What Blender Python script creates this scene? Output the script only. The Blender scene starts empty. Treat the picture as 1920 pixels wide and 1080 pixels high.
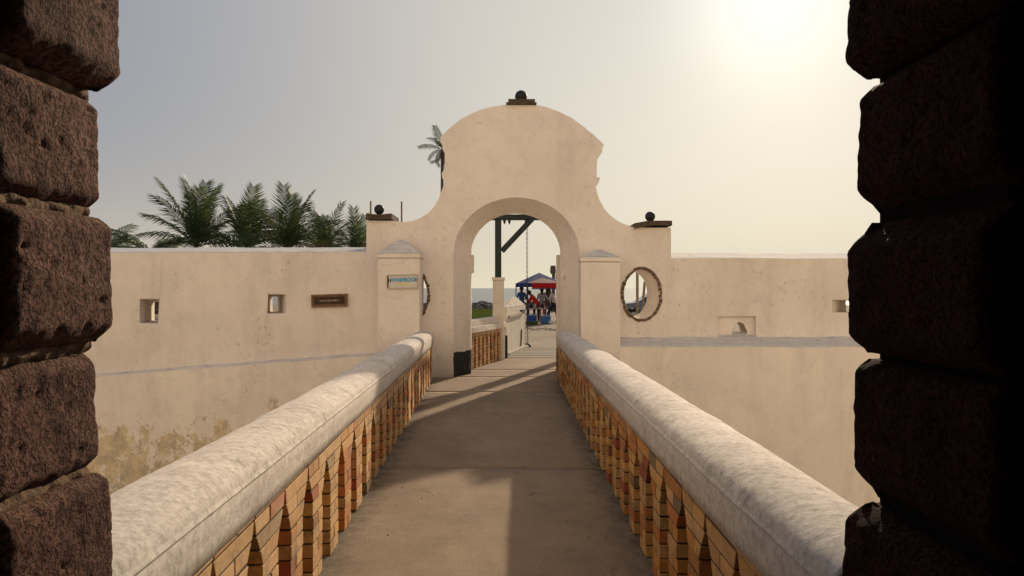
import bpy, bmesh, math, random
from mathutils import Vector, Matrix, noise
R = math.radians
rnd = random.Random(7)
sc = bpy.context.scene
C = sc.collection

# ------------------------------------------------------------------ camera
F = 1400.0; EYE = 1.6
cam_d = bpy.data.cameras.new('camera'); cam = bpy.data.objects.new('camera', cam_d); C.objects.link(cam)
cam.location = (0, 0, EYE); cam.rotation_euler = (R(90), 0, 0)
cam_d.sensor_width = 36; cam_d.lens = F/1920*36; cam_d.clip_start = 0.05; cam_d.clip_end = 20000
sc.camera = cam

def P(px, py, d):
    "point seen at photograph pixel px,py at distance d in front of the camera"
    return Vector(((px-960)/F*d, d, EYE-(py-540)/F*d))

# ------------------------------------------------------------------ world, sun, exposure
SUN = Vector((0.37, 1.0, 0.394)).normalized()
SUN_EL = math.asin(SUN.z); SUN_AZ = math.atan2(SUN.x, SUN.y)
w = bpy.data.worlds.new('World'); sc.world = w; w.use_nodes = True
nt = w.node_tree; nt.nodes.clear()
sky = nt.nodes.new('ShaderNodeTexSky'); sky.sky_type = 'NISHITA'; sky.sun_disc = False
sky.sun_elevation = SUN_EL; sky.sun_rotation = SUN_AZ
sky.air_density = 1.0; sky.dust_density = 6.0; sky.ozone_density = 1.0; sky.altitude = 0
bg = nt.nodes.new('ShaderNodeBackground'); bg.inputs['Strength'].default_value = 0.11
wo = nt.nodes.new('ShaderNodeOutputWorld')
# dusty air: a little of the blue is lost everywhere, and the forward scattering round the sun is wide
tc = nt.nodes.new('ShaderNodeTexCoord')
dot = nt.nodes.new('ShaderNodeVectorMath'); dot.operation = 'DOT_PRODUCT'
nrm = nt.nodes.new('ShaderNodeVectorMath'); nrm.operation = 'NORMALIZE'
nt.links.new(tc.outputs['Generated'], nrm.inputs[0]); nt.links.new(nrm.outputs[0], dot.inputs[0])
dot.inputs[1].default_value = Vector((.348, 1.0, .394)).normalized()
cl = nt.nodes.new('ShaderNodeMath'); cl.operation = 'MAXIMUM'; cl.inputs[1].default_value = 0
nt.links.new(dot.outputs['Value'], cl.inputs[0])
SKY_TINT = (.05, .05, .05)
DUST = (2.07, 2.30, 2.85)
def aureole(power, colour):
    p = nt.nodes.new('ShaderNodeMath'); p.operation = 'POWER'; p.inputs[1].default_value = power
    nt.links.new(cl.outputs[0], p.inputs[0])
    m = nt.nodes.new('ShaderNodeVectorMath'); m.operation = 'SCALE'; m.inputs[0].default_value = colour
    nt.links.new(p.outputs[0], m.inputs['Scale']); return m.outputs[0]
mul = nt.nodes.new('ShaderNodeVectorMath'); mul.operation = 'MULTIPLY'
nt.links.new(sky.outputs[0], mul.inputs[0]); mul.inputs[1].default_value = SKY_TINT
acc = mul.outputs[0]
# height term: the dust is thickest, and warmest, low over the horizon
sxyz = nt.nodes.new('ShaderNodeSeparateXYZ'); nt.links.new(nrm.outputs[0], sxyz.inputs[0])
hz = nt.nodes.new('ShaderNodeMath'); hz.operation = 'SUBTRACT'; hz.inputs[0].default_value = 1; hz.use_clamp = True
nt.links.new(sxyz.outputs[2], hz.inputs[1])
hp = nt.nodes.new('ShaderNodeMath'); hp.operation = 'POWER'; hp.inputs[1].default_value = 10; nt.links.new(hz.outputs[0], hp.inputs[0])
def scaled_col(sock, colour):
    m = nt.nodes.new('ShaderNodeVectorMath'); m.operation = 'SCALE'; m.inputs[0].default_value = colour
    nt.links.new(sock, m.inputs['Scale']); return m.outputs[0]
p8 = nt.nodes.new('ShaderNodeMath'); p8.operation = 'POWER'; p8.inputs[1].default_value = 8; nt.links.new(cl.outputs[0], p8.inputs[0])
h8 = nt.nodes.new('ShaderNodeMath'); h8.operation = 'MULTIPLY'; nt.links.new(p8.outputs[0], h8.inputs[0]); nt.links.new(hp.outputs[0], h8.inputs[1])
TERMS = [aureole(220, (2.2, 2.2, 2.1)), aureole(6, (4.31, 3.56, 2.11)), aureole(30, (-3.56, -2.49, -1.32)),
         scaled_col(hp.outputs[0], (3.68, 2.74, .88)), scaled_col(h8.outputs[0], (-2.49, -1.49, -.45)), DUST]
for c in TERMS:
    ad = nt.nodes.new('ShaderNodeVectorMath'); ad.operation = 'ADD'
    nt.links.new(acc, ad.inputs[0])
    if isinstance(c, tuple): ad.inputs[1].default_value = c
    else: nt.links.new(c, ad.inputs[1])
    acc = ad.outputs[0]
nt.links.new(acc, bg.inputs['Color']); nt.links.new(bg.outputs[0], wo.inputs['Surface'])

sl = bpy.data.lights.new('sun', 'SUN'); sun = bpy.data.objects.new('sun', sl); C.objects.link(sun)
sl.energy = 4.4; sl.angle = R(1.0); sl.color = (1.0, 0.80, 0.56)
sun.rotation_euler = SUN.to_track_quat('Z', 'Y').to_euler(); sun.location = (5, 10, 9)
sc.view_settings.view_transform = 'Standard'; sc.view_settings.look = 'None'
sc.view_settings.gamma = 1; sc.view_settings.use_curve_mapping = False
sc.view_settings.exposure = 0.08
sc.render.engine = 'CYCLES'
sc.cycles.use_denoising = True
sc.cycles.max_bounces = 8; sc.cycles.diffuse_bounces = 5

# ------------------------------------------------------------------ materials
class NG:
    def __init__(s, name):
        s.m = bpy.data.materials.new(name); s.m.use_nodes = True
        s.t = s.m.node_tree; s.b = s.t.nodes['Principled BSDF']
        s.b.inputs['Specular IOR Level'].default_value = 0.25
        s.pos = s.n('ShaderNodeNewGeometry')
    def n(s, k, **kw):
        o = s.t.nodes.new(k)
        for a, b in kw.items(): setattr(o, a, b)
        return o
    def l(s, a, b): s.t.links.new(a, b)
    def noise(s, scale, detail=6, rough=.6, vec=None, dist=0):
        o = s.n('ShaderNodeTexNoise'); o.inputs['Scale'].default_value = scale
        o.inputs['Detail'].default_value = detail; o.inputs['Roughness'].default_value = rough
        o.inputs['Distortion'].default_value = dist
        s.l(vec or s.pos.outputs['Position'], o.inputs['Vector']); return o.outputs['Fac']
    def scaled(s, v):
        o = s.n('ShaderNodeVectorMath', operation='MULTIPLY'); s.l(s.pos.outputs['Position'], o.inputs[0])
        o.inputs[1].default_value = v; return o.outputs[0]
    def ramp(s, fac, stops, interp='LINEAR'):
        o = s.n('ShaderNodeValToRGB'); e = o.color_ramp.elements; o.color_ramp.interpolation = interp
        while len(e) < len(stops): e.new(.5)
        for i, (p, c) in enumerate(stops):
            e[i].position = p; e[i].color = (*c, 1) if isinstance(c, tuple) else (c, c, c, 1)
        s.l(fac, o.inputs[0]); return o.outputs[0]
    def mix(s, fac, a, b, mode='MIX'):
        o = s.n('ShaderNodeMix', data_type='RGBA', blend_type=mode)
        for src, idx in ((fac, 0), (a, 6), (b, 7)):
            if isinstance(src, (int, float)): o.inputs[idx].default_value = src
            elif isinstance(src, tuple): o.inputs[idx].default_value = (*src, 1)
            else: s.l(src, o.inputs[idx])
        return o.outputs[2]
    def math(s, op, a, b=0., c=None):
        o = s.n('ShaderNodeMath', operation=op)
        for i, v in enumerate((a, b, c)):
            if v is None: continue
            if isinstance(v, (int, float)): o.inputs[i].default_value = v
            else: s.l(v, o.inputs[i])
        return o.outputs[0]
    def xyz(s, normal=False):
        o = s.n('ShaderNodeSeparateXYZ'); s.l(s.pos.outputs['Normal' if normal else 'Position'], o.inputs[0]); return o.outputs
    def bump(s, fac, strength, dist=.02):
        o = s.n('ShaderNodeBump'); o.inputs['Strength'].default_value = strength; o.inputs['Distance'].default_value = dist
        s.l(fac, o.inputs['Height'])
        if s.b.inputs['Normal'].is_linked: s.l(s.b.inputs['Normal'].links[0].from_socket, o.inputs['Normal'])
        s.l(o.outputs[0], s.b.inputs['Normal'])
    def cracks(s, scale, width, vec=None):
        w_ = s.n('ShaderNodeTexNoise'); w_.inputs['Scale'].default_value = scale*2.2; w_.inputs['Detail'].default_value = 6
        s.l(s.pos.outputs['Position'], w_.inputs['Vector'])
        k = s.n('ShaderNodeVectorMath', operation='SCALE'); k.inputs['Scale'].default_value = .55/scale; s.l(w_.outputs['Color'], k.inputs[0])
        a = s.n('ShaderNodeVectorMath', operation='ADD'); s.l(vec or s.pos.outputs['Position'], a.inputs[0]); s.l(k.outputs[0], a.inputs[1])
        v = s.n('ShaderNodeTexVoronoi', feature='DISTANCE_TO_EDGE'); v.inputs['Scale'].default_value = scale; s.l(a.outputs[0], v.inputs['Vector'])
        line = s.ramp(v.outputs['Distance'], [(0., 1.), (width, 0.)])
        return s.math('MULTIPLY', line, s.ramp(s.noise(scale*.9, 3), [(.50, 0.), (.62, 1.)]))
    def done(s, col, rough=.9):
        if isinstance(col, tuple): s.b.inputs['Base Color'].default_value = (*col, 1)
        else: s.l(col, s.b.inputs['Base Color'])
        if isinstance(rough, (int, float)): s.b.inputs['Roughness'].default_value = rough
        else: s.l(rough, s.b.inputs['Roughness'])
        return s.m

def plain(name, col, rough=.7, var=.25, scale=8, metal=0, bump=0):
    g = NG(name)
    n = g.noise(scale)
    c = g.ramp(n, [(.25, tuple(x*(1-var) for x in col)), (.75, tuple(min(1, x*(1+var)) for x in col))])
    if bump: g.bump(g.noise(scale*6), bump, .01)
    g.b.inputs['Metallic'].default_value = metal
    return g.done(c, rough)

PL = (.765, .70, .645)      # cream limewash
def plaster(name, base=PL, kind='wall'):
    g = NG(name); X, Y, Z = g.xyz(); nz = g.xyz(True)[2]
    big = g.noise(.55, 5, .6)
    c = g.ramp(big, [(.3, tuple(x*.93 for x in base)), (.7, tuple(min(1, x*1.07) for x in base))])
    # rain streaks
    st = g.noise(1.0, 7, .65, g.scaled((2.2, 2.2, .28)))
    c = g.mix(g.math('MULTIPLY', g.ramp(st, [(.48, 0.), (.75, 1.)]), .38), c, (base[0]*.62, base[1]*.60, base[2]*.58))
    # cloudy repairs
    rp = g.noise(1.7, 3, .5, dist=.6)
    c = g.mix(g.math('MULTIPLY', g.ramp(rp, [(.52, 0.), (.60, 1.)]), .35), c, (base[0]*1.1, base[1]*1.1, base[2]*1.1))
    # chips and specks, gathered in patches
    sp = g.ramp(g.noise(13, 5, .75), [(.60, 0.), (.65, 1.)])
    pa = g.ramp(g.noise(.9, 3), [(.45, 0.), (.62, 1.)])
    c = g.mix(g.math('MULTIPLY', g.math('MULTIPLY', sp, pa), .55), c, (.13, .105, .085))
    sp2 = g.ramp(g.noise(4.2, 8, .8), [(.66, 0.), (.70, 1.)])
    c = g.mix(g.math('MULTIPLY', sp2, .5), c, (.17, .14, .11))
    cl_ = g.ramp(g.noise(3.2, 9, .78), [(.5, 0.), (.72, 1.)])
    c = g.mix(g.math('MULTIPLY', cl_, .28), c, (base[0]*.6, base[1]*.57, base[2]*.55))
    c = g.mix(g.math('MULTIPLY', g.cracks(.55, .005), .3), c, (.22, .18, .14))
    if kind == 'gate':   # damp foot of the wall and flaked black paint on the jambs
        foot = g.math('MULTIPLY', g.ramp(g.math('ADD', Z, g.math('MULTIPLY', g.noise(3), .5)), [(.25, 1.), (.75, 0.)]), .5)
        c = g.mix(foot, c, (.27, .25, .21))
        rag = g.math('MULTIPLY', g.noise(14, 5, .7), .10)
        zz = g.math('LESS_THAN', g.math('ADD', Z, rag), .49)
        ed = g.math('GREATER_THAN', g.math('ADD', X, g.math('MULTIPLY', g.noise(9, 5, .7, g.scaled((1, 1, .5))), .08)), -1.01)
        er = g.math('LESS_THAN', X, 1.14)
        wear = g.ramp(g.noise(7, 6, .8, g.scaled((2, 2, .5))), [(.60, 1.), (.72, .5)])
        pm = g.math('MULTIPLY', g.math('MULTIPLY', zz, wear), g.math('MULTIPLY', ed, er))
        c = g.mix(pm, c, (.022, .024, .022))
    if kind == 'scarp':  # ochre lichen-like peeling low on the wall
        pe = g.noise(2.9, 10, .80, g.scaled((1, 1, .7)), dist=.2)
        lo = g.ramp(g.math('ADD', g.math('MULTIPLY', Z, -.5), g.math('MULTIPLY', g.noise(.5, 2), .8)), [(.52, 0.), (1.0, .22)])
        pm = g.ramp(g.math('ADD', pe, lo), [(.665, 0.), (.685, 1.)])
        yel = g.ramp(g.noise(5, 6, .7), [(.36, (.22, .18, .10)), (.5, (.50, .36, .14)), (.62, (.66, .52, .26))])
        lf = g.math('LESS_THAN', X, -1.6)
        c = g.mix(g.math('MULTIPLY', g.math('MULTIPLY', pm, .62), lf), c, yel)
    # grey weathered coping where the top lies open
    tp = g.ramp(g.math('ADD', nz, g.math('MULTIPLY', g.math('SUBTRACT', g.noise(6, 5, .7), .5), .3)), [(.18, 0.), (.3, 1.)])
    gr = g.ramp(g.noise(5, 7, .75, g.scaled((1, 3, 3))), [(.32, (.17, .16, .16)), (.39, (.50, .49, .49)), (.62, (.66, .64, .62))])
    mid = g.math('SUBTRACT', 1., g.math('MULTIPLY', g.math('GREATER_THAN', Z, 1.0), g.math('LESS_THAN', Z, 1.9)))
    c = g.mix(g.math('MULTIPLY', tp, mid), c, gr)
    g.bump(g.noise(1.8, 4), .55, .06)
    g.bump(g.noise(24, 6, .7), .35, .012)
    return g.done(c, .92)

def coping_mat():
    g = NG('coping_limewash'); nz = g.xyz(True)[2]
    c = g.ramp(g.noise(2.6, 8, .72), [(.3, (.52, .475, .435)), (.7, (.70, .65, .595))])
    gr = g.ramp(g.noise(34, 8, .82), [(.38, .55), (.55, 1.10)])
    c = g.mix(.7, c, gr, 'MULTIPLY')
    up = g.ramp(nz, [(.0, .2), (.4, 1.)])
    # black algae: short streaks running across the rounded top
    dk = g.ramp(g.noise(12, 10, .85, g.scaled((.6, 1.1, .7))), [(.52, 0.), (.63, 1.)])
    pa = g.ramp(g.noise(1.5, 4, .6), [(.36, .25), (.56, 1.)])
    c = g.mix(g.math('MULTIPLY', g.math('MULTIPLY', dk, pa), g.math('MULTIPLY', up, .72)), c, (.12, .10, .085))
    dr = g.ramp(g.noise(8, 7, .75, g.scaled((1, 1.3, .35))), [(.55, 0.), (.70, 1.)])
    c = g.mix(g.math('MULTIPLY', g.math('MULTIPLY', dr, g.math('SUBTRACT', 1., up)), .5), c, (.28, .22, .17))
    wh = g.ramp(g.noise(11, 6, .75), [(.58, 0.), (.66, 1.)])
    c = g.mix(g.math('MULTIPLY', wh, .55), c, (.76, .72, .67))
    g.bump(g.noise(3.5, 4), .35, .03); g.bump(g.noise(42, 9, .8), .4, .008)
    return g.done(c, .95)

def brick_mat():
    g = NG('fired_brick')
    oi = g.n('ShaderNodeObjectInfo')
    r = g.math('FRACT', g.math('ADD', oi.outputs['Random'], g.pos.outputs['Random Per Island']))
    c = g.ramp(r, [(0, (.62, .36, .13)), (.16, (.44, .20, .065)), (.30, (.60, .37, .17)), (.46, (.52, .20, .06)),
                   (.55, (.54, .32, .14)), (.70, (.36, .10, .05)), (.75, (.50, .29, .12)), (.88, (.24, .17, .09)), (.92, (.56, .27, .08))], 'CONSTANT')
    # patchy paler buff on the brick faces turned to the right
    nx = g.xyz(True)[0]
    buff_tint = g.math('MULTIPLY', g.math('GREATER_THAN', nx, .7), g.ramp(g.noise(3.2, 6, .7), [(.36, .10), (.64, .60)]))
    c = g.mix(buff_tint, c, (.55, .39, .25))
    c = g.mix(.5, c, g.ramp(g.noise(14, 6, .7), [(.3, .55), (.7, 1.25)]), 'MULTIPLY')
    gm = g.ramp(g.noise(4.5, 7, .75), [(.52, 0.), (.66, 1.)])
    c = g.mix(g.math('MULTIPLY', gm, .65), c, (.10, .095, .06))
    sm = g.ramp(g.noise(9, 7, .75), [(.62, 0.), (.7, 1.)])
    c = g.mix(g.math('MULTIPLY', sm, .6), c, (.50, .42, .34))
    g.bump(g.noise(60, 5, .7), .5, .006)
    return g.done(c, .88)

def concrete_mat():
    g = NG('sanded_concrete'); X, Y, Z = g.xyz()
    c = g.ramp(g.noise(.8, 6, .65), [(.3, (.225, .165, .115)), (.7, (.315, .235, .165))])
    fine = g.ramp(g.noise(60, 6, .8), [(.35, .68), (.65, 1.25)])
    c = g.mix(.7, c, fine, 'MULTIPLY')
    big = g.ramp(g.noise(2.6, 7, .75), [(.42, 0.), (.75, 1.)])
    c = g.mix(g.math('MULTIPLY', big, .45), c, (.13, .105, .085))
    # moss and dirt gathered against the parapets
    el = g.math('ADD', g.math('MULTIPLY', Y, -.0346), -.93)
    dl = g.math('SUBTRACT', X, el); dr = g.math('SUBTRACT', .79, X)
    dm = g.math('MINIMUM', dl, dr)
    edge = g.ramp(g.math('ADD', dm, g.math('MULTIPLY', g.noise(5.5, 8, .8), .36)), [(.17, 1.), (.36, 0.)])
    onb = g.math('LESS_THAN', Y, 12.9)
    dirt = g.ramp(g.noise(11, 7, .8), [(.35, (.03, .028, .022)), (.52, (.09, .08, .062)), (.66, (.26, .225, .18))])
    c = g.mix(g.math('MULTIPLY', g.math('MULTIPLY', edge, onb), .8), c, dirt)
    pb = g.ramp(g.noise(34, 3, .5), [(.73, 0.), (.76, 1.)])
    c = g.mix(g.math('MULTIPLY', pb, .6), c, (.40, .34, .27))
    ck = g.cracks(.75, .006); c = g.mix(g.math('MULTIPLY', ck, .6), c, (.05, .04, .032))
    wn = g.ramp(g.noise(1.3, 8, .75, g.scaled((1.6, .7, 1))), [(.45, 0.), (.66, 1.)])
    c = g.mix(g.math('MULTIPLY', wn, .30), c, (.37, .30, .225))
    g.bump(g.noise(2.5, 4), .3, .03); g.bump(g.noise(75, 6, .75), .65, .008)
    return g.done(c, .93)

def lava_mat(name='vesicular_stone', k=1.):
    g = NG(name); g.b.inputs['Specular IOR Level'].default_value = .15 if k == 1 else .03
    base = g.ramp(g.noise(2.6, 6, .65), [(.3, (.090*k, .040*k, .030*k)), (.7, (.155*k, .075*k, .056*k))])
    ve = g.noise(100, 3, .6, dist=.25)
    pit = g.ramp(ve, [(.40, 0.), (.54, 1.)])
    fi = g.noise(150, 4, .7)
    c = g.mix(g.ramp(ve, [(.38, .8), (.52, 0.)]), base, (.030*k, .012*k, .010*k))
    st = g.noise(1.0, 6, .7, g.scaled((3, 3, 26)))     # faint bedding of the rock
    c = g.mix(g.math('MULTIPLY', g.ramp(st, [(.56, 0.), (.64, 1.)]), .35), c, (.035*k, .018*k, .014*k))
    li = g.ramp(g.noise(20, 7, .8), [(.60, 0.), (.66, 1.)])
    pt = g.ramp(g.noise(3.4, 3), [(.53, 0.), (.62, 1.)])
    c = g.mix(g.math('MULTIPLY', g.math('MULTIPLY', li, pt), .75 if k == 1 else .22), c, (.34*max(k, .5), .24*max(k, .5), .16*max(k, .5)))
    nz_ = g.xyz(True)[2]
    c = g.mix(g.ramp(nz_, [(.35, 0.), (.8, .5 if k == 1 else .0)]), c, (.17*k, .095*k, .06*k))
    g.bump(g.noise(9, 6, .7), .5, .015); g.bump(st, .3, .008)
    g.bump(pit, .9, .008); g.bump(fi, .6, .003)
    return g.done(c, .9)

M = {}
M['wall'] = plaster('limewashed_plaster'); M['gate'] = plaster('limewashed_plaster_gate', kind='gate')
M['scarp'] = plaster('limewashed_plaster_scarp', (.80, .735, .665), 'scarp'); M['white'] = plaster('white_limewash', (.62, .56, .48))
M['coping'] = coping_mat(); M['brick'] = brick_mat(); M['concrete'] = concrete_mat(); M['lava'] = lava_mat()
M['shaded_lava'] = lava_mat('shaded_jamb_stone', .38)  # darker copy of the stone; the right jamb's shade is in its colour
M['mortar'] = plain('old_mortar', (.095, .07, .05), .95, .4, 20, bump=.5)
M['shaded_mortar'] = plain('shaded_jamb_mortar', (.010, .007, .006), .95, .4, 12, bump=.6)  # mortar darkened to paint the shade in the right jamb's joints
M['shaded_mortar'].node_tree.nodes['Principled BSDF'].inputs['Specular IOR Level'].default_value = .03
M['opening_shade'] = plain('shade_backing', (.03, .024, .018), .95, .4, 12)  # near-black panel added behind the brick openings to deepen their shade
M['joint'] = plain('sandy_mortar', (.15, .095, .06), .95, .4, 18, bump=.8)
M['iron'] = plain('black_iron', (.018, .018, .022), .55, .3, 10, bump=.2)
M['capstone'] = plain('weathered_cap_stone', (.085, .062, .045), .95, .45, 14, bump=.8)
M['ringstone'] = plain('rough_brown_stone', (.15, .105, .065), .95, .45, 16, bump=.9)
M['post'] = plain('dark_green_timber', (.022, .032, .030), .7, .3, 9, bump=.3)
M['wood'] = plain('grey_planks', (.22, .185, .145), .9, .3, 12, bump=.5)
M['darkwood'] = plain('dark_door_wood', (.018, .011, .008), .8, .35, 9, bump=.4)
M['passage'] = plain('dark_passage_masonry', (.05, .032, .024), .95, .4, 5, bump=.6)
M['rust'] = plain('rusty_iron', (.075, .045, .03), .9, .4, 30, bump=.4)
M['rail'] = plain('worn_wood_rail', (.42, .37, .3), .8, .2, 9)

# ------------------------------------------------------------------ helpers
def tag(o, label=None, cat=None, group=None, kind=None):
    if label: o['label'] = label
    if cat: o['category'] = cat
    if group: o['group'] = group
    if kind: o['kind'] = kind
    return o
def empty(name, loc=(0, 0, 0), label=None, cat=None, group=None, rz=0):
    o = bpy.data.objects.new(name, None); C.objects.link(o); o.location = loc; o.rotation_euler[2] = rz
    o.empty_display_size = .2
    return tag(o, label, cat, group)
def link(name, me, m=None, parent=None, smooth=False):
    o = bpy.data.objects.new(name, me); C.objects.link(o)
    if m is not None and not me.materials: me.materials.append(m)
    if parent is not None: o.parent = parent
    if smooth: me.shade_smooth()
    return o
def mesh(name, verts, faces):
    me = bpy.data.meshes.new(name); me.from_pydata([tuple(v) for v in verts], [], faces); me.update(); return me
class MB:
    "collects shapes into one mesh"
    def __init__(s): s.v = []; s.f = []
    def add(s, v, f):
        n = len(s.v); s.v += [Vector(a) for a in v]; s.f += [tuple(i+n for i in q) for q in f]; return s
    def hexa(s, v): return s.add(v, [(0, 3, 2, 1), (4, 5, 6, 7), (0, 1, 5, 4), (1, 2, 6, 5), (2, 3, 7, 6), (3, 0, 4, 7)])
    def box(s, a, b):
        (x0, y0, z0), (x1, y1, z1) = a, b
        return s.hexa([(x0, y0, z0), (x1, y0, z0), (x1, y1, z0), (x0, y1, z0), (x0, y0, z1), (x1, y0, z1), (x1, y1, z1), (x0, y1, z1)])
    def tube(s, pts, r, n=8, cap=True):
        pts = [Vector(p) for p in pts]; rs = r if isinstance(r, (list, tuple)) else [r]*len(pts)
        b = len(s.v)
        for i, p in enumerate(pts):
            t = (pts[min(i+1, len(pts)-1)]-pts[max(i-1, 0)]).normalized()
            u = t.cross(Vector((0, 0, 1)) if abs(t.z) < .9 else Vector((1, 0, 0))).normalized(); v = t.cross(u)
            s.v += [p+(u*math.cos(2*math.pi*k/n)+v*math.sin(2*math.pi*k/n))*rs[i] for k in range(n)]
        for i in range(len(pts)-1):
            for k in range(n):
                s.f.append((b+i*n+k, b+i*n+(k+1) % n, b+(i+1)*n+(k+1) % n, b+(i+1)*n+k))
        if cap:
            s.f.append(tuple(b+k for k in range(n))[::-1]); s.f.append(tuple(b+(len(pts)-1)*n+k for k in range(n)))
        return s
    def beam(s, a, b, w, h, up=(0, 0, 1)):
        a = Vector(a); b = Vector(b); t = (b-a).normalized(); u = t.cross(Vector(up)).normalized(); v = u.cross(t)
        q = []
        for p in (a, b):
            for (i, j) in ((-1, -1), (1, -1), (1, 1), (-1, 1)): q.append(p+u*i*w/2+v*j*h/2)
        return s.hexa(q)
    def torus(s, c, r, r2, n=12, k=6, M3=None):
        b = len(s.v)
        for i in range(n):
            a = 2*math.pi*i/n
            for j in range(k):
                t = 2*math.pi*j/k
                p = Vector(((r+r2*math.cos(t))*math.cos(a), (r+r2*math.cos(t))*math.sin(a), r2*math.sin(t)))
                s.v.append(Vector(c)+(M3 @ p if M3 else p))
        for i in range(n):
            for j in range(k):
                s.f.append((b+i*k+j, b+((i+1) % n)*k+j, b+((i+1) % n)*k+(j+1) % k, b+i*k+(j+1) % k))
        return s
    def sphere(s, c, r, n=16, m=10, sx=1, sy=1, sz=1):
        b = len(s.v)
        for i in range(m+1):
            a = math.pi*i/m
            for j in range(n):
                t = 2*math.pi*j/n
                s.v.append(Vector(c)+Vector((sx*r*math.sin(a)*math.cos(t), sy*r*math.sin(a)*math.sin(t), sz*r*math.cos(a))))
        for i in range(m):
            for j in range(n):
                s.f.append((b+i*n+j, b+(i+1)*n+j, b+(i+1)*n+(j+1) % n, b+i*n+(j+1) % n))
        return s
    def build(s, name, m=None, parent=None, smooth=False, bevel=0, weld=False):
        me = mesh(name, s.v, s.f)
        bm = bmesh.new(); bm.from_mesh(me)
        if weld: bmesh.ops.remove_doubles(bm, verts=bm.verts, dist=1e-5)
        bmesh.ops.recalc_face_normals(bm, faces=bm.faces)
        if bevel:
            bmesh.ops.bevel(bm, geom=[e for e in bm.edges if len(e.link_faces) == 2 and e.calc_face_angle() > .5], offset=bevel, segments=2, affect='EDGES', profile=.6)
        bm.to_mesh(me); bm.free()
        return link(name, me, m, parent, smooth)

def evaluated(o, name=None):
    dg = bpy.context.evaluated_depsgraph_get(); dg.update()
    me = bpy.data.meshes.new_from_object(o.evaluated_get(dg)); me.name = name or o.name
    return me
def boolean(o, cutters, op='DIFFERENCE'):
    for c in cutters:
        md = o.modifiers.new('cut', 'BOOLEAN'); md.object = c; md.operation = op; md.solver = 'EXACT'
    old = o.data; me = evaluated(o); o.modifiers.clear(); o.data = me
    for c in cutters: bpy.data.objects.remove(c)
    return o
def soften(o, width, seg=2, angle=30):
    md = o.modifiers.new('bevel', 'BEVEL'); md.width = width; md.segments = seg; md.limit_method = 'ANGLE'; md.angle_limit = R(angle)
    md.harden_normals = False
    me = evaluated(o); o.modifiers.clear(); o.data = me
def prism(outline, y0, y1, name, m, parent=None, x2=None):
    "outline in X,Z extruded from y0 to y1"
    n = len(outline)
    v = [(x, y0, z) for x, z in outline]+[(x, y1, z) for x, z in outline]
    f = [tuple(range(n))[::-1], tuple(range(n, 2*n))]+[(i, (i+1) % n, (i+1) % n+n, i+n) for i in range(n)]
    return MB().add(v, f).build(name, m, parent)
def loft_cutter(loop0, loop1):
    n = len(loop0)
    v = list(loop0)+list(loop1)
    f = [tuple(range(n))[::-1], tuple(range(n, 2*n))]+[(i, (i+1) % n, (i+1) % n+n, i+n) for i in range(n)]
    return MB().add(v, f).build('cutter')
def nz(p, s=1.): return noise.noise(Vector(p)*s)

# ================================================================== ground, sea
D0 = 13.4            # front plane of the gate wall
DB = 14.6            # its back plane
def struct(name, mb, m): o = mb.build(name, m); o['kind'] = 'structure'; return o

def ground_mat():
    g = NG('sandy_ground')
    c = g.ramp(g.noise(.35, 7, .7), [(.3, (.20, .15, .105)), (.7, (.34, .265, .19))])
    c = g.mix(g.ramp(g.noise(1.5, 8, .8), [(.5, 0.), (.75, .6)]), c, (.15, .12, .08))
    c = g.mix(.5, c, g.ramp(g.noise(14, 5, .8), [(.3, .7), (.7, 1.25)]), 'MULTIPLY')
    g.bump(g.noise(3, 6, .7), .6, .08); return g.done(c, .95)
M['ground'] = ground_mat()
gb = MB()
nx, ny = 60, 40
def gz(x, y):
    z = -.05+.04*nz((x*.3, y*.3, 0))
    if y > 74: z -= (y-74)**1.2*.35
    return z
xs = [-90+180*i/nx for i in range(nx+1)]; ys = [14.55+(88-14.55)*j/ny for j in range(ny+1)]
gb.add([(x, y, gz(x, y) if y > 14.6 else -.05) for y in ys for x in xs], [(j*(nx+1)+i, j*(nx+1)+i+1, (j+1)*(nx+1)+i+1, (j+1)*(nx+1)+i) for j in range(ny) for i in range(nx)])
go = struct('ground', gb, M['ground']); go.data.shade_smooth()
def sea_mat():
    g = NG('sea_water')
    c = g.ramp(g.noise(.05, 4), [(.3, (.12, .14, .14)), (.7, (.17, .19, .185))])
    g.bump(g.noise(.35, 8, .7, g.scaled((.5, 1, 1))), .5, .6)
    g.b.inputs['Specular IOR Level'].default_value = .5
    return g.done(c, .32)
M['sea'] = sea_mat()
so = struct('sea', MB().add([(-9000, 60, -3), (9000, 60, -3), (9000, 14000, -3), (-9000, 14000, -3)], [(0, 1, 2, 3)]), M['sea'])
dm = struct('ditch_floor', MB().box((-60, 2.1, -4.6), (60, 13.3, -4.3)), M['ground'])

# grass beyond the gate
def grass_mat():
    g = NG('short_grass')
    c = g.ramp(g.noise(.8, 6, .7), [(.3, (.075, .105, .022)), (.7, (.125, .15, .035))]); return g.done(c, .8)
M['grass'] = grass_mat()
mb = MB(); rg = random.Random(3)
for i in range(9000):
    d = rg.uniform(33.5, 56); px = rg.uniform(868, 966); p = P(px, 540, d); z = gz(p.x, d)+.03
    if px > 905 and d < 36 and rg.random() < .5: continue
    a = rg.uniform(0, 6.3); h = rg.uniform(.05, .13); wd = rg.uniform(.03, .07)
    ux, uy = math.cos(a)*wd, math.sin(a)*wd; lx, ly = rg.uniform(-.05, .05), rg.uniform(-.05, .05)
    mb.add([(p.x-ux, d-uy, z), (p.x+ux, d+uy, z), (p.x+lx, d+ly, z+h)], [(0, 1, 2)])
turf = []
tv = [P(px, 540, d) for px, d in ((860, 33), (905, 33.8), (955, 34.5), (968, 56), (860, 57))]
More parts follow.
